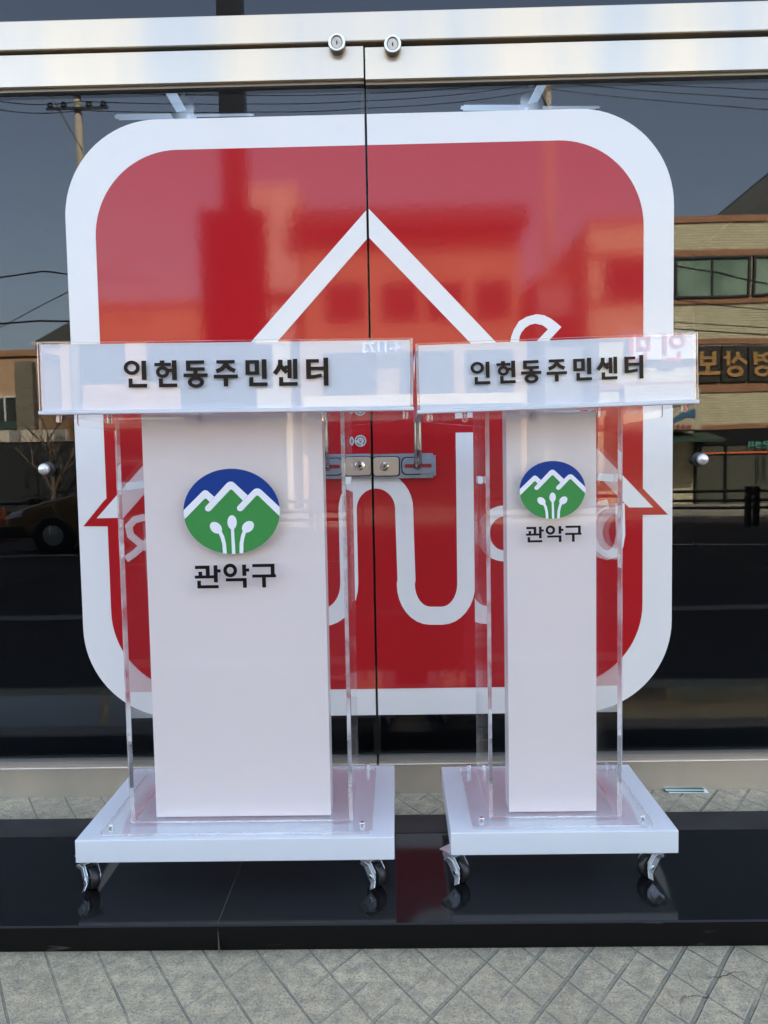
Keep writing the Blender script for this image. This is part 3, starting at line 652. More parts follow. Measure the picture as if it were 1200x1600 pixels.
def lectern(label, base, body, white, sign, tilt, emb_px, emb_scale, txt, wing, casters, tabs):
    P = []
    z0 = SZ; zb0, zb1 = .132, .183
    bx0, bx1, by0, by1 = base
    root = empty('lectern', ((bx0+bx1)/2, (by0+by1)/2, z0), label, 'lectern', 'acrylic lecterns on casters')
    bm = bmesh.new(); box(bm, bx0, bx1, by0, by1, zb0, zb1); P.append(build('base_board', bm, M_milk, bevel=.0022))
    # clear foot plate with rounded corners, pegs
    pm = .048
    bm = bmesh.new(); zp = zb1+.0012
    prism(bm, rrect(bx0+pm, bx1-pm, by0+.014, by1-.03, .012, 6), lambda u, v, d: Vector((u, v, d)), zp, zp+.006)
    fp = sheet_faces(build('foot_plate', bm, M_acr, bevel=.0006)); fp.data.materials[0] = M_plate; P.append(fp)
    for x in (bx0+pm+.022, bx1-pm-.022):
        for y in (by0+.028, by1-.045):
            bm = bmesh.new(); lathe(bm, [(.006, zp+.0062), (.006, zp+.019), (.0048, zp+.0205)], (x, y, 0), 'Z', 20); P.append(build('peg', bm, M_chrome, smooth=False))
    # clear body: front panel with wings, two side panels
    x0, x1, yf, yb = body; zt = white[3]; zf = zp+.0065; t = .009
    wx0, wx1, wz = wing
    bm = bmesh.new()
    def cor(cx, cz, r, a0, a1): return arc(cx, cz, r, r, a0, a1, 6)
    wt = zt+.004; wl = wz
    pts = [(x0, zf), (x1, zf), (x1, wl-.024)]+cor(wx1-.006, wl-.006+.0, .006, 285, 360)+[(wx1, wt), (wx0, wt)]+cor(wx0+.006, wl-.006, .006, 180, 255)+[(x0, wl-.024)]
    prism(bm, pts, lambda u, v, d: Vector((u, d, v)), yf, yf+t*.8)
    P.append(sheet_faces(build('front_panel', bm, M_acr, bevel=.0006)))
    for a, b in ((x0, x0+t), (x1-t, x1)):
        bm = bmesh.new(); box(bm, a, b, yf+t*.8+.0004, yb, zf, wt-.0005); P.append(sheet_faces(build('side_panel', bm, M_acr, bevel=.0006)))
    # inner clear shelf, barely seen edge on, held by two tabs
    for a, b, zz, dy in tabs:
        M = Matrix.Translation(((a+b)/2, yf+.06, zz)) @ Matrix.Rotation(dy, 4, 'Y')
        bm = bmesh.new(); prism(bm, rrect(-(b-a)/2, (b-a)/2, -.0085, .0085, .004, 4), lambda u, v, d: M @ Vector((u, d, v)), -.02, .02); P.append(build('shelf_tab', bm, M_milk, bevel=.0006))
    # white board behind the clear front
    a, b, yw, zt_ = white
    bm = bmesh.new(); box(bm, a, b, yw, yw+.004, zp+.008, zt_-.002)
    wb = build('white_board', bm, M_frost, bevel=.0006)
    bm = bmesh.new(); box(bm, a, a+.004, yw+.0042, yw+.06, zp+.008, zt_-.002); box(bm, b-.004, b, yw+.0042, yw+.06, zp+.008, zt_-.002)
    P.append(wb); P.append(build('board_side', bm, M_frost, bevel=.0004))
    # emblem and name printed on the clear front
    c = W(*emb_px, yf); k = emb_scale
    def mp(u, v, d): return Vector((c.x+(u-578)*k, yf-.0004-d, c.z-(v-497)*k))
    E_ = ell(578, 497, 476, 420, 0, 96)
    bm = bmesh.new(); prism(bm, E_, mp, 0, .0004); em = build('emblem', bm, M_green)
    up = [(578+476*cos(q), 497-420*sin(q)) for q in [radians(-3.1+186.2*i/60) for i in range(61)]]
    bm = bmesh.new(); prism(bm, up+[(325, 325), (400, 392), (578, 240), (730, 382), (838, 305)], mp, .0004, .0008); s1 = build('emblem_sky', bm, M_blue)
    bm = bmesh.new()
    def rb(pts, wd, c0, c1, e): prism(bm, ribbon(pts, wd, c0, c1), mp, .0004, .0012+e)
    prism(bm, [(104, 478), (296, 296), (312, 285), (327, 283), (345, 289), (412, 350), (364, 400), (340, 372), (326, 365), (310, 372), (112, 566), (103, 520)], mp, .0004, .0012, tri=True)
    prism(bm, [(318, 458), (322, 447), (540, 218), (560, 206), (578, 203), (597, 206), (616, 220), (742, 341), (693, 392), (604, 298), (590, 284), (580, 281), (568, 286), (372, 484), (360, 492), (345, 494), (328, 487), (317, 472)], mp, .0004, .0013, tri=True)
    prism(bm, [(633, 458), (640, 446), (790, 297), (812, 280), (837, 274), (862, 280), (880, 294), (1053, 462), (1055, 500), (1052, 553), (852, 352), (836, 343), (820, 352), (688, 488), (672, 497), (655, 496), (640, 488), (633, 472)], mp, .0004, .0014, tri=True)
    prism(bm, ell(580, 605, 46, 70), mp, .0004, .0011); prism(bm, [(566, 660), (596, 660), (604, 918), (570, 918)], mp, .0004, .0012)
    prism(bm, ell(418, 656, 66, 50, radians(42)), mp, .0004, .0011); rb([(452, 690), (478, 745), (494, 815), (500, 914)], 37, False, False, 0)
    prism(bm, ell(735, 652, 66, 50, radians(-42)), mp, .0004, .0011); rb([(703, 690), (682, 745), (667, 815), (663, 914)], 37, False, False, 0)
    s2 = build('emblem_drawing', bm, M_wprint)
    G = [('r', 198, 1032, 340, 1062), ('r', 304, 1032.2, 340, 1130), ('r', 231, 1092, 265, 1131), ('r', 193, 1130, 388, 1157), ('r', 383, 1030, 418, 1198), ('r', 418, 1071, 449, 1099), ('r', 216, 1182, 250, 1256), ('r', 216.2, 1228, 425, 1256.2),
         ('o', 546, 1082, 67, 66, 35, 35), ('r', 667, 1028, 703, 1137), ('r', 703, 1067, 733, 1095), ('r', 502, 1162, 705, 1190), ('r', 670, 1162.2, 705, 1256),
         ('r', 768, 1024, 985, 1052), ('r', 949, 1024.2, 985, 1130), ('r', 765, 1129, 997, 1156), ('r', 861, 1156, 896, 1256)]
    bm = bmesh.new(); glyph(bm, G, mp, 0, .0004, 1.5); nm = build('name_print', bm, M_black)
    s1.parent = em; s2.parent = em; P += [em, nm]
    # tray on top: clear box with white sign board in front
    sx0, sx1, sy, sz0, sz1 = sign
    cx, cz = (sx0+sx1)/2, sz0
    T = Matrix.Translation((cx, 0, cz)) @ Matrix.Rotation(-tilt, 4, 'Y') @ Matrix.Translation((-cx, 0, -cz))
    bm = bmesh.new(); box(bm, sx0, sx1, sy, sy+.005, sz0+.004, sz1, 0, T); fr = sheet_faces(build('sign_cover', bm, M_acr, bevel=.0006))
    bm = bmesh.new(); box(bm, sx0+.0055, sx1-.0055, sy+.0065, sy+.0095, sz0+.0045, sz1-.0035, 0, T); sb = build('sign_board', bm, M_signbd, bevel=.0006)
    bm = bmesh.new(); box(bm, sx0-.001, sx1+.001, sy-.003, sy+.012, sz0-.003, sz0+.0035, 0, T); lip = build('sign_lip', bm, M_milk, bevel=.001)
    for o_ in (fr, sb, lip): P.append(o_)
    # clear tray: floor, two ends sloping down to the speaker, reading surface
    ybk = yb+.03
    for xx in (sx0, sx1-.005):
        bm = bmesh.new(); prism(bm, [(sy+.0125, sz0+.004), (ybk, sz0+.004), (ybk, sz0+.035), (sy+.0125, sz1)], lambda u, v, d: T @ Vector((d, u, v)), xx, xx+.005); P.append(sheet_faces(build('tray_end', bm, M_acr, bevel=.0005)))
    bm = bmesh.new(); box(bm, sx0, sx1, sy+.0125, ybk, sz0-.004, sz0+.003, 0, T); P.append(sheet_faces(build('tray_floor', bm, M_acr, bevel=.0006)))
    bm = bmesh.new(); prism(bm, [(sy+.014, sz1-.012), (ybk-.002, sz0+.026), (ybk-.002, sz0+.031), (sy+.014, sz1-.007)], lambda u, v, d: T @ Vector((d, u, v)), sx0+.0055, sx1-.0055); P.append(sheet_faces(build('reading_surface', bm, M_acr, bevel=.0005)))
    for x in (sx0+.026, sx0+.107, x0+.36*(x1-x0), x1-.045, sx1-.016):
        for y in ((sy+.035,) if x in (sx0+.026, sx1-.016) else (yf+.03,)):
            bm = bmesh.new(); q = T @ Vector((x, y, sz0-.0045)); lathe(bm, [(.0055, 0), (.0055, -.013), (.004, -.0145)], q, 'Z', 18); P.append(build('peg', bm, M_acr))
    # text
    tc, tk = txt
    c2 = W(*tc, sy)
    def mt(u, v, d): return T @ Vector((c2.x+u*tk, sy-.0004-d, c2.z-v*tk))
    bm = bmesh.new()
    for nme, ox in SIGNTEXT:
        glyph(bm, HG[nme], lambda u, v, d: mt(u+ox-600, v-67, d), 0, .0004, 1.3)
    P.append(build('sign_print', bm, M_black))
    for (cx_, cy_, yaw, sd_) in casters:
        P.append(caster(None, cx_, cy_, zb0, yaw, z0+.0002, sd_))
    adopt(root, P)

def X(px, py, Y): return W(px, py, Y).x
YFR = 1.745
lectern('large clear acrylic lectern with wide white board, left one on the granite step',
        base=(-.7146, -.018, 1.6813, 2.090), body=(-.6135, -.111, YFR, 2.033),
        white=(-.562, -.162, 1.772, W(360, 646, 1.772).z),
        sign=(-.7425, .0375, 1.668, W(350, 642, 1.668).z, W(350, 531.5, 1.668).z), tilt=radians(-.45),
        emb_px=(362, 799), emb_scale=.0002225, txt=((351.5, 583), .000403),
        wing=(X(120, 650, YFR), X(633, 648, YFR), W(360, 655, YFR).z+.0035),
        casters=[(X(139, 1355, 1.72), 1.716, radians(222), 1), (X(578, 1352, 1.72), 1.716, radians(225), 1), (-.675, 2.02, radians(-60), -1), (-.06, 2.02, radians(200), 1)],
        tabs=[(X(200, 759, 1.8), X(228, 757, 1.8), W(213, 758.5, 1.8).z, radians(-7)), (X(541, 752, 1.8), X(549, 751, 1.8), W(545, 751, 1.8).z, 0)])
lectern('slim clear acrylic lectern with narrow white board, right one on the granite step',
        base=(.1055, .6005, 1.6976, 2.075), body=(.1955, .4925, YFR+.005, 2.033),
        white=(.2440, .4420, 1.778, W(860, 642, 1.778).z),
        sign=(.0465, .6250, 1.668, W(870, 633.5, 1.668).z-.003, W(870, 528, 1.668).z), tilt=radians(1.05),
        emb_px=(863, 765.5), emb_scale=.0001502, txt=((870, 578.5), .000336),
        wing=(X(662, 650, YFR), X(1037, 644, YFR), W(860, 650, YFR).z+.0035),
        casters=[(X(708, 1342, 1.73), 1.73, radians(222), 1), (X(1024, 1340, 1.73), 1.74, radians(118), -1), (.135, 1.99, radians(215), 1), (.57, 2.02, radians(190), 1)],
        tabs=[(X(746, 750, 1.8), X(754, 750, 1.8), W(750, 750, 1.8).z, 0), (X(933, 746, 1.8), X(957, 746, 1.8), W(945, 746, 1.8).z, radians(7))])

# leaflets pushed under the right door
lf = empty('leaflet_pile', W(1076, 1243, 2.315), 'green and white leaflets lying on the paving under the right door', 'leaflets')
lf.location.z = .0
for i, (dx, dy, rz, m) in enumerate(((0, .0, .05, M_paperw), (-.012, .006, .11, M_paperg), (-.006, .012, .03, M_paperw), (-.008, .018, .09, M_paperg))):
    bm = bmesh.new(); M = Matrix.Translation((dx, dy, .001+.0013*i)) @ Matrix.Rotation(-rz*.6, 4, 'Z'); box(bm, -.058, .058, -.004, .05, 0, .0011, 0, M)
    build('leaflet', bm, m, lf)

# ------------------------------------------------------------------ the street behind the camera, seen in the glass
def RW(px, py, Y, plane=YG):       # where a point mirrored in the door stands on the plane Y (negative)
    v = W(px, py, 2*plane-Y); return Vector((v.x, Y, v.z))
def win(root, x0, x1, z0, z1, y, mf, mg, bars=1, t=.09):
    bm = bmesh.new(); f = .07
    box(bm, x0, x1, y-.02, y+t, z0, z0+f); box(bm, x0, x1, y-.02, y+t, z1-f, z1)
    box(bm, x0, x0+f, y-.02, y+t-.003, z0+f, z1-f); box(bm, x1-f, x1, y-.02, y+t-.003, z0+f, z1-f)
    for i in range(bars):
        xc = x0+(x1-x0)*(i+1)/(bars+1); box(bm, xc-.03, xc+.03, y-.02, y+t-.01, z0+f, z1-f)
    fr = build('window', bm, mf)
    bm = bmesh.new(); box(bm, x0+f, x1-f, y-.015, y+.03, z0+f, z1-f); pn = build('pane', bm, mg); pn.parent = fr
    return fr
def hgsign(word, x_left, z_top, y, k, m, step=128):   # facing +Y: x runs to -X
    L = []
    for i, g in enumerate(word):
        bm = bmesh.new(); glyph(bm, HG[g], lambda u, v, d: Vector((x_left-(u+i*step)*k, y+d, z_top-v*k)), 0, .03); L.append(build('letter', bm, m))
    return L
GZ = -.70
# brick building on the right
b1 = empty('brick_building', (11, -24, GZ), 'yellow brick building with brown brick bands, mirrored at the right of the doors', 'building'); P = []
bm = bmesh.new(); box(bm, 6.4, 19, -32, -22, GZ-.3, 8.6); P.append(build('wall', bm, M_brick))
bm = bmesh.new()
for z0_, z1_ in ((8.46, 8.66), (7.40, 7.60), (5.88, 6.07), (4.55, 4.73), (3.01, 3.26), (1.80, 1.96)): box(bm, 6.38, 19.02, -22.2, -21.95, z0_, z1_)
P.append(build('brick_band', bm, M_soldier))
for a, b_ in ((9.2, 11.65), (11.75, 14.2), (14.4, 17)): P.append(win(None, a, b_, 6.08, 7.39, -21.99, M_dark, M_win, 1))
for a in (6.9,): P.append(win(None, a, a+2.1, 6.08, 7.39, -21.99, M_dark, M_win2, 1))
# shop front below
bm = bmesh.new(); box(bm, 9.9, 18.5, -22.05, -21.97, GZ, 1.78); P.append(build('shop_glass', bm, mat('shop_glass', (.10, .10, .075), .12, spec=.8)))
bm = bmesh.new()
for x in (9.9, 10.9, 13.1, 15.3, 17.5): box(bm, x, x+.07, -21.98, -21.9, GZ, 1.78)
box(bm, 9.9, 18.5, -21.979, -21.92, 1.28, 1.78)
P.append(build('shop_frame', bm, M_blk))
bm = bmesh.new(); box(bm, 9.97, 18.5, -21.979, -21.90, .98, 1.03); P.append(build('orange_strip', bm, M_orange))
bm = bmesh.new()
for x in (11.95, 12.15): tube(bm, [(x, -21.88, .05), (x, -21.88, .9)], .02, 8)
P.append(build('door_handle', bm, M_blk))
P += hgsign(['min', 'sen', 'teo'], 12.3, 1.36, -21.91, .0016, M_teal, 150)+hgsign(['min', 'sen', 'teo'], 13.25, 1.36, -21.91, .0016, M_teal, 150)
adopt(b1, P)
sg = empty('shop_sign', (11.2, -21.9, 3.3), 'dark shop sign with large gold letters on the yellow brick building', 'sign'); P = []
for i, (a, b_) in enumerate(((13.5, 14.3), (12.55, 13.45), (11.6, 12.5), (10.72, 11.56), (9.98, 10.68))):
    bm = bmesh.new(); box(bm, a, b_, -21.99, -21.88, 3.31, 4.5); P.append(build('sign_tile', bm, M_sdark, bevel=.03))
for g, xl in (('yeong', 12.45), ('sang', 11.55), ('bo', 10.66)):
    bm = bmesh.new(); glyph(bm, HG[g], lambda u, v, d: Vector((xl-u*.0064, -21.879+d, 4.28-v*.0060)), 0, .03); P.append(build('letter', bm, M_sgold))
adopt(sg, P)
# billboard and awning left of the shop
bb = empty('billboard', (9.3, -20.9, .8), 'cream billboard with blue shapes and small red writing above a green awning', 'sign'); P = []
p0, p1 = RW(1040, 671, -21), RW(1096, 606, -21)
bm = bmesh.new(); box(bm, 6.9, p1.x, -21.6, -21, p0.z, p1.z); P.append(build('board', bm, mat('cream_board', (.5, .44, .30), .6), bevel=.02))
bm = bmesh.new(); q = [RW(a, b, -20.99) for a, b in ((1050, 655), (1068, 642), (1088, 637), (1088, 652), (1075, 650), (1055, 660))]; prism(bm, [(v.x, v.z) for v in q], lambda u, v, d: Vector((u, d, v)), -20.995, -20.98); P.append(build('blue_shape', bm, mat('blue_shape', (.04, .13, .22), .6)))
P += hgsign(['min', 'ju', 'dong', 'heon', 'in'], RW(1081, 662, -20.98).x, RW(1081, 662, -21).z, -20.99, .0010, M_sred, 175)
adopt(bb, P)
aw = empty('shop_awning', (9, -20.6, .6), 'dark green awning below the cream billboard', 'awning')
bm = bmesh.new(); prism(bm, [(-22, p0.z-.05), (-20.4, p0.z-.32), (-20.4, p0.z-.40), (-22, p0.z-.12)], lambda u, v, d: Vector((d, u, v)), 6.9, 10.3); o = build('canopy', bm, M_awn); adopt(aw, [o])

def house(name, label, x0, x1, y, z1, m, wins, depth=8, extra=None, mf=None, mg=None):
    r = empty(name, ((x0+x1)/2, y-depth/2, GZ), label, 'building'); P = []
    bm = bmesh.new(); box(bm, x0, x1, y-depth, y, GZ-.3, z1); P.append(build('wall', bm, m))
    bm = bmesh.new(); box(bm, x0-.1, x1+.1, y-depth-.1, y+.1, z1-.001, z1+.22); P.append(build('parapet', bm, M_soldier))
    for (a, b, c, d) in wins: P.append(win(None, a, b, c, d, y+.01, mf or M_dark, mg or M_win2, 1))
    if extra: P += extra()
    bm = bmesh.new(); box(bm, x0+.2, x1-.2, y-.05, y+.06, GZ, 2.35); P.append(build('dark_shop_front', bm, M_win2))
    bm = bmesh.new(); prism(bm, [(y+.0, 2.62), (y+1.1, 2.30), (y+1.1, 2.24), (y, 2.40)], lambda u, v, d: Vector((d, u, v)), x0+.15, x1-.15); P.append(build('awning', bm, M_awn))
    adopt(r, P); return r
def ex():
    L = []
    bm = bmesh.new(); box(bm, -3.5, 4.7, -25, -23.2, 9.0, 9.55); L.append(build('eave', bm, M_roof))
    bm = bmesh.new(); box(bm, -5.3, -3.3, -30, -24.05, 7.0, 10.7); L.append(build('stair_tower', bm, M_plaster2))
    bm = bmesh.new(); box(bm, -3.1, 4.4, -24.0, -23.75, 2.8, 3.15); L.append(build('sign_band', bm, M_signor))
    return L
house('tan_building', 'broad tan brick building with dark eave mirrored behind the roof drawing of the sticker', -3.2, 4.48, -24, 9.2, M_brick2,
      [(-2.4, -1.0, 5.9, 7.2), (-.4, .9, 5.9, 7.2), (1.2, 2.5, 5.9, 7.2), (2.9, 4.1, 5.9, 7.2), (-2.4, -.6, 3.2, 4.6), (.2, 2, 3.2, 4.6), (2.4, 4.0, 3.2, 4.6)], 7.5, ex)
house('low_plaster_building', 'low ochre plaster building with pale framed windows, mirrored at the left photo edge', -19, -12.75, -24, 4.9, M_plaster,
      [(-14.6, -13.3, 2.5, 3.5), (-17.4, -15.6, 2.5, 3.5)], 5.5, None, M_winf, M_win2)
house('orange_building', 'orange plaster building mirrored in the left part of the sticker', -12.2, -6.3, -26, 6.9, M_plaster, [(-11.4, -9.8, 4, 5.4), (-9, -7.4, 4, 5.4)], 8)
house('grey_annex', 'dark grey annex squeezed between the tan and the yellow brick buildings', 4.9, 6.35, -23, 6.9, M_grey, [(5.1, 6.1, 4.6, 5.8)], 8)
house('cream_shop', 'cream plaster shop house mirrored left of the tan brick building', -6.2, -3.6, -24.5, 6.6, M_plaster2, [(-5.8, -4.2, 3.6, 5)], 8)
# tiled roof house behind
hr = empty('tiled_roof_house', (-14.3, -33, GZ), 'house with steep dark tiled roof rising behind the low ochre building', 'building'); P = []
bm = bmesh.new(); box(bm, -15.6, -9, -37, -30.3, GZ, 6.25); P.append(build('wall', bm, M_plaster))
bm = bmesh.new(); e0 = RW(53, 529, -30).x
prism(bm, [(e0, 6.3), (-8.6, 6.3), (-10.0, 8.5), (e0+1.5, 8.5)], lambda u, v, d: Vector((u, -33.6+d*(8.5-v)/2.2*1.0+ (3.6 if d > 0 else -3.6)*(8.5-v)/2.2, v)), -.05, .05); P.append(build('roof', bm, M_roof))
bm = bmesh.new(); box(bm, e0-.05, -8.5, -30.1, -29.9, 6.18, 6.32); P.append(build('gutter', bm, M_winf))
adopt(hr, P)
dg = empty('gable_house', (14, -36, GZ), 'house with dark gable roof rising behind the yellow brick building', 'building')
g0, g1 = RW(1137, 330, -30), RW(1200, 278, -30)
bm = bmesh.new(); prism(bm, [(g0.x, GZ), (g0.x, g0.z), (g1.x+3, g0.z+(g1.z-g0.z)*(g1.x+3-g0.x)/(g1.x-g0.x)), (g1.x+12, g0.z), (g1.x+12, GZ)], lambda u, v, d: Vector((u, d, v)), -36, -32.5); o = build('wall', bm, M_dark)
adopt(dg, [o])

# boards that face the doors
def board(name, label, x0, x1, z0, z1, y, m, letters=None, posts=True):
    r = empty(name, ((x0+x1)/2, y, z0), label, 'sign'); P = []
    bm = bmesh.new(); box(bm, x0, x1, y-.15, y, z0, z1); P.append(build('board', bm, m, bevel=.01))
    if letters: P += letters()
    adopt(r, P); return r
q0, q1 = RW(985, 562, -21.7, 1.668), RW(1100, 505, -21.7, 1.668)
board('white_signboard', 'large white signboard with red writing on the far side of the street', q0.x, q1.x+.3, q0.z, q1.z, -21.75, M_signw,
      lambda: hgsign(['in', 'min'], q1.x-.55, q1.z-.30, -21.74, .0062, M_sred, 170))
q0, q1 = RW(565, 552, -23.5, 1.668), RW(628, 534, -23.5, 1.668)
def num():
    cu = bpy.data.curves.new('digits', 'FONT'); cu.body = '4-1173'; cu.size = .46; cu.extrude = .01; cu.offset = .012
    t = bpy.data.objects.new('tmp', cu); COL.objects.link(t); dg_ = bpy.context.evaluated_depsgraph_get(); me = bpy.data.meshes.new_from_object(t.evaluated_get(dg_)); bpy.data.objects.remove(t)
    o = bpy.data.objects.new('digits', me); COL.objects.link(o); me.materials.clear(); me.materials.append(M_signw)
    me.transform(Matrix.Translation((q1.x-.05, -23.48, q0.z+.03)) @ Matrix.Rotation(pi, 4, 'Z') @ Matrix.Rotation(pi/2, 4, 'X')); return [o]
board('phone_signboard', 'blue signboard with white phone digits on the tan building', q0.x, q1.x, q0.z, q1.z, -23.5, M_signblue, num)

# dark sign pillar close to the kerb
pl = empty('sign_pillar', (-2.44, -8, -.39), 'tall black sign pillar standing in the road side, mirrored as the dark column', 'sign'); P = []
bm = bmesh.new(); box(bm, -2.634, -2.247, -8.2, -7.95, -.42, 8.5); P.append(build('post', bm, M_blk))
bm = bmesh.new(); box(bm, -2.97, -1.93, -7.94, -7.75, .9, 4.87); P.append(build('panel', bm, M_blk, bevel=.03))
adopt(pl, P)

# utility poles, wires
def upole(px, Y, ztop, label, arms):
    b = RW(px, 300, Y); r = empty('utility_pole', (b.x, Y, GZ), label, 'pole', 'utility poles across the street')
    bm = bmesh.new(); tube(bm, [(0, 0, -.2), (0, 0, ztop-GZ)], [.19, .12], 16); build('pole', bm, M_conc, r, smooth=True)
    for z in arms:
        bm = bmesh.new(); box(bm, -1.1, 1.1, .13, .21, z-GZ-.04, z-GZ+.04); a = build('crossarm', bm, M_dark, r)
        for x in (-.95, -.45, .45, .95):
            bm = bmesh.new(); lathe(bm, [(.03, .04), (.11, .06), (.11, .12), (.05, .14), (.10, .18), (.03, .24)], (x, .17, z-GZ), 'Z', 12); i_ = build('insulator', bm, M_dark, r); 
    bm = bmesh.new(); tube(bm, [(-.9, .17, arms[-1]-GZ), (.1, .1, arms[-1]-GZ-1.9)], .035, 6); build('brace', bm, M_dark, r)
    return b.x
PY = -25.0
z1a = RW(130, 150, PY).z; z1b = RW(130, 172, PY).z
xa = upole(129, PY, RW(130, 120, PY).z+1.4, 'concrete utility pole with dark crossarms left of the sticker', (z1b, z1a))
xb = upole(857, PY, RW(857, 115, PY).z+1.5, 'concrete utility pole mirrored in the right part of the sticker', (RW(857, 133, PY).z+.3, RW(857, 120, PY).z+.5))
def wire(label, pts, r, sag=.0):
    bm = bmesh.new(); Pp = []
    for a, b in zip(pts, pts[1:]):
        for i in range(16):
            t = i/16; v = Vector(a).lerp(Vector(b), t); v.z -= sag*4*t*(1-t); Pp.append(v)
    Pp.append(Vector(pts[-1])); tube(bm, Pp, r, 6); o = build('power_line', bm, M_blk, smooth=True); tag(o, label, 'wire', 'power lines over the street')
wl = [((0, 170), (129, 172), (570, 170), (857, 140), (1300, 176)), ((0, 157), (129, 158), (570, 158), (857, 128), (1300, 158)), ((0, 140), (129, 142), (570, 146), (857, 120), (1300, 142))]
names = ['lowest of the three power lines strung between the utility poles', 'middle one of the three power lines strung between the utility poles', 'topmost of the three power lines strung between the utility poles']
for L, n_ in zip(wl, names): wire(n_, [RW(a, b, PY+.17) for a, b in L], .017, .12)
wire('cable crossing the windows of the yellow brick building', [RW(1000, 400, -15), RW(1120, 424, -15), RW(1300, 462, -15)], .022, .05)
wire('cable below the upper windows of the yellow brick building', [RW(1020, 462, -16), RW(1300, 492, -16)], .016, .05)
wire('upper cable over the shop sign of the yellow brick building', [RW(1000, 500, -16), RW(1300, 514, -16)], .014, .04)
wire('lower cable over the shop sign of the yellow brick building', [RW(1000, 510, -16), RW(1300, 526, -16)], .018, .04)
wire('cable under the tube lamp at the left photo edge', [RW(-60, 440, -15), RW(70, 424, -15), RW(240, 440, -15)], .022, .02)
wire('cable in front of the tiled roof house', [RW(-60, 507, -15), RW(60, 502, -15), RW(240, 500, -15)], .024, .02)
wire('thin cable rising to the tiled roof house', [RW(-60, 540, -16), RW(110, 455, -16), RW(240, 380, -16)], .012, .03)

# guard rail along the middle of the road
gr = empty('guard_rail', (0, -12, -.55), 'black metal guard rail with three bars and double posts, mirrored low in the doors', 'guard rail'); P = []
zt_ = RW(1172, 759, -12).z
for z in (zt_-.10, zt_-.30, zt_-.46):
    bm = bmesh.new(); tube(bm, [(-16, -12, z), (18, -12, z)], .032, 8); P.append(build('bar', bm, M_blk))
xp = RW(1166, 790, -12).x
for k in range(-7, 4):
    bm = bmesh.new(); x = xp+k*3.0
    box(bm, x, x+.10, -12.06, -11.94, -.60, zt_); box(bm, x+.16, x+.26, -12.06, -11.94, -.60, zt_); box(bm, x+.02, x+.24, -12.03, -11.97, zt_-.2, zt_-.14)
    P.append(build('post', bm, M_blk))
adopt(gr, P)

# left side: low wall, bare tree, brick gate pier, cone
gp = empty('brick_pier', (-13.2, -21, GZ), 'narrow grey brick pier in front of the low ochre building', 'pier'); a = RW(24, 590, -21); b = RW(38, 565, -21)
bm = bmesh.new(); box(bm, a.x, b.x+.25, -21.3, -21, GZ, b.z); o = build('shaft', bm, brick('grey_brick', (.2, .17, .12), (.12, .1, .07), (.3, .27, .2), bw=.22, bh=.08))
adopt(gp, [o])
lw = empty('low_wall', (-11, -20.9, GZ), 'low pale wall with dark squares beside the brick pier', 'wall'); P = []
w0, w1 = RW(-40, 692, -20.9), RW(104, 671, -20.9)
bm = bmesh.new(); box(bm, w0.x-2, w1.x, -21.0, -20.8, w0.z, w1.z); P.append(build('band', bm, M_plaster2))
bm = bmesh.new(); box(bm, w0.x-2, w1.x+1.6, -20.95, -20.85, GZ, w0.z-.003); P.append(build('lower_band', bm, M_dark))
bm = bmesh.new()
for px in (25, 92): v = RW(px, 680, -20.8); box(bm, v.x-.18, v.x+.18, -20.8, -20.78, w0.z, w1.z)
P.append(build('grey_square', bm, M_grey)); adopt(lw, P)
def bare_tree(x, y, z0, h, label, seed):
    rnd = random.Random(seed); r = empty('bare_tree', (x, y, z0), label, 'tree', 'bare trees across the street'); bmt = bmesh.new(); bmb = bmesh.new()
    def grow(bm, p, d, L, rad, lv):
        n = 4; pts = [p]; dd = d.copy()
        for i in range(n):
            dd = (dd+Vector((rnd.uniform(-.22, .22), rnd.uniform(-.22, .22), rnd.uniform(-.05, .16)))).normalized(); pts.append(pts[-1]+dd*L/n)
        tube(bm, pts, [rad*(1-.45*i/n) for i in range(n+1)], 6)
        if lv > 0:
            for i in range(rnd.randint(3, 4)):
                q = pts[rnd.randint(2, n)]; a = rnd.uniform(0, 2*pi); e = Vector((cos(a), sin(a)*.8, rnd.uniform(.25, .9))).normalized()
                grow(bmb, q, (dd+e*1.1).normalized(), L*rnd.uniform(.55, .75), rad*.5, lv-1)
    grow(bmt, Vector((0, 0, 0)), Vector((0, 0, 1)), h*.42, .10, 4)
    build('trunk', bmt, M_wood, r); build('branches', bmb, M_wood, r)
bare_tree(-14.2, -20.4, GZ, 5.0, 'bare tree in front of the low ochre building at the photo edge', 3)
bare_tree(-10.9, -20.4, GZ, 4.2, 'bare tree behind the low pale wall, mirrored next to the left ball knob', 5)
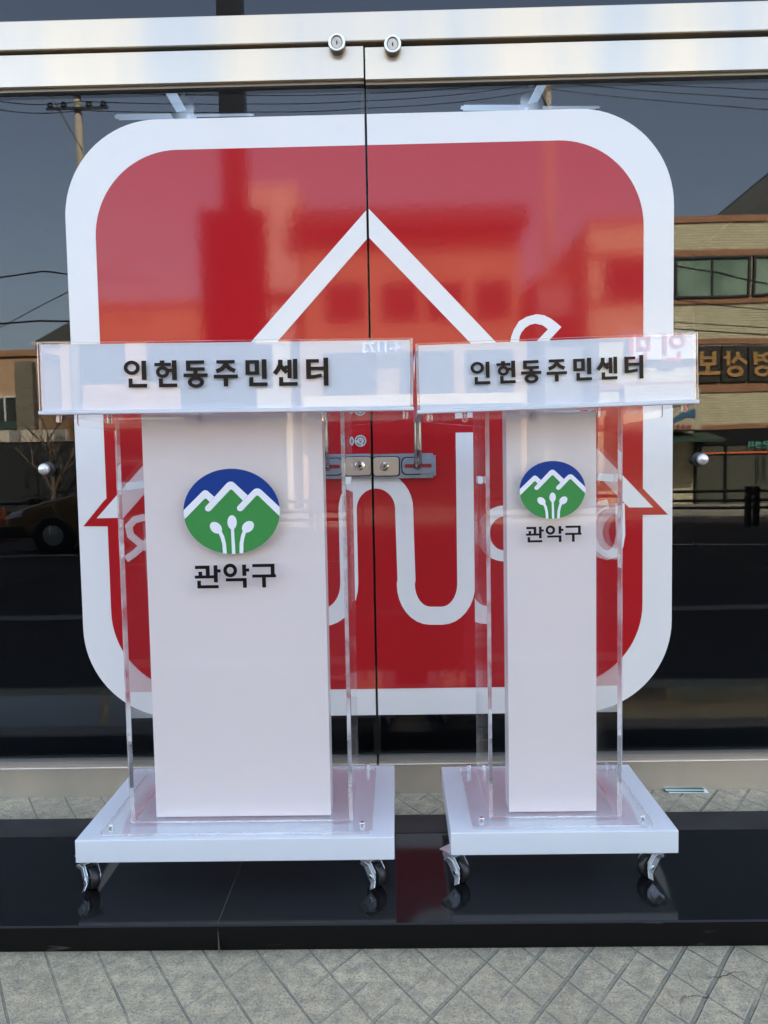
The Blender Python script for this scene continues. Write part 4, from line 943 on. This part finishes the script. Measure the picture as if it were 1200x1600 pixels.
cn = empty('traffic_cone', (-8.6, -11.2, -.52), 'orange traffic cone standing by the guard rail', 'cone'); v = RW(5, 785, -11.2); cn.location.x = v.x
bm = bmesh.new(); box(bm, -.18, .18, -.18, .18, 0, .03); build('base', bm, M_blk, cn)
bm = bmesh.new(); lathe(bm, [(.14, .03), (.03, .68), (.02, .70)], (0, 0, 0), 'Z', 24); build('cone', bm, M_orange, cn, smooth=True)

# tan car parked by the guard rail
cp = RW(92, 770, -8.6); car = empty('parked_car', (cp.x+1.6, -8.6, -.43), 'tan car parked on the road with its front rising behind the left of the sticker', 'car'); P = []
def cpr(name, pts, y0, y1, m, bev=.04):
    bm = bmesh.new(); prism(bm, pts, lambda u, v, d: Vector((car.location.x+u, car.location.y+d, car.location.z+v)), y0, y1); o = build(name, bm, m, bevel=bev); P.append(o); return o
M_tan = mat('tan_car_paint', (.20, .13, .055), .3, spec=.6)
cpr('body', [(-2.1, .28), (-2.15, .52), (-1.95, .72), (-1.5, .86), (-.95, .98), (-.25, 1.40), (.2, 1.48), (1.0, 1.45), (1.55, 1.12), (2.05, 1.02), (2.15, .6), (2.1, .28)], -.85, .85, M_tan, .09)
cpr('side_window', [(-.72, 1.02), (-.18, 1.36), (.2, 1.41), (.95, 1.38), (1.4, 1.10), (1.3, 1.02)], .851, .862, M_win2, .01)
for u in (-1.35, 1.35):
    bm = bmesh.new(); lathe(bm, [(.20, -.1), (.31, -.09), (.32, -.03), (.32, .08), (.29, .1), (.18, .1)], (car.location.x+u, car.location.y+.80, car.location.z+.32), 'Y', 28); w_ = build('wheel', bm, M_rubber); P.append(w_)
    bm = bmesh.new(); lathe(bm, [(.18, .02), (.16, .06), (.03, .07)], (car.location.x+u, car.location.y+.845, car.location.z+.32), 'Y', 20); r_ = build('rim', bm, M_zinc); r_.parent = w_
cpr('headlight', [(-2.12, .58), (-1.85, .62), (-1.82, .72), (-2.0, .70)], .80, .868, M_fan, .01)
cpr('bumper', [(-2.2, .28), (-2.2, .48), (-1.8, .48), (-1.8, .28)], -.8, .87, M_dark, .03)
adopt(car, P)
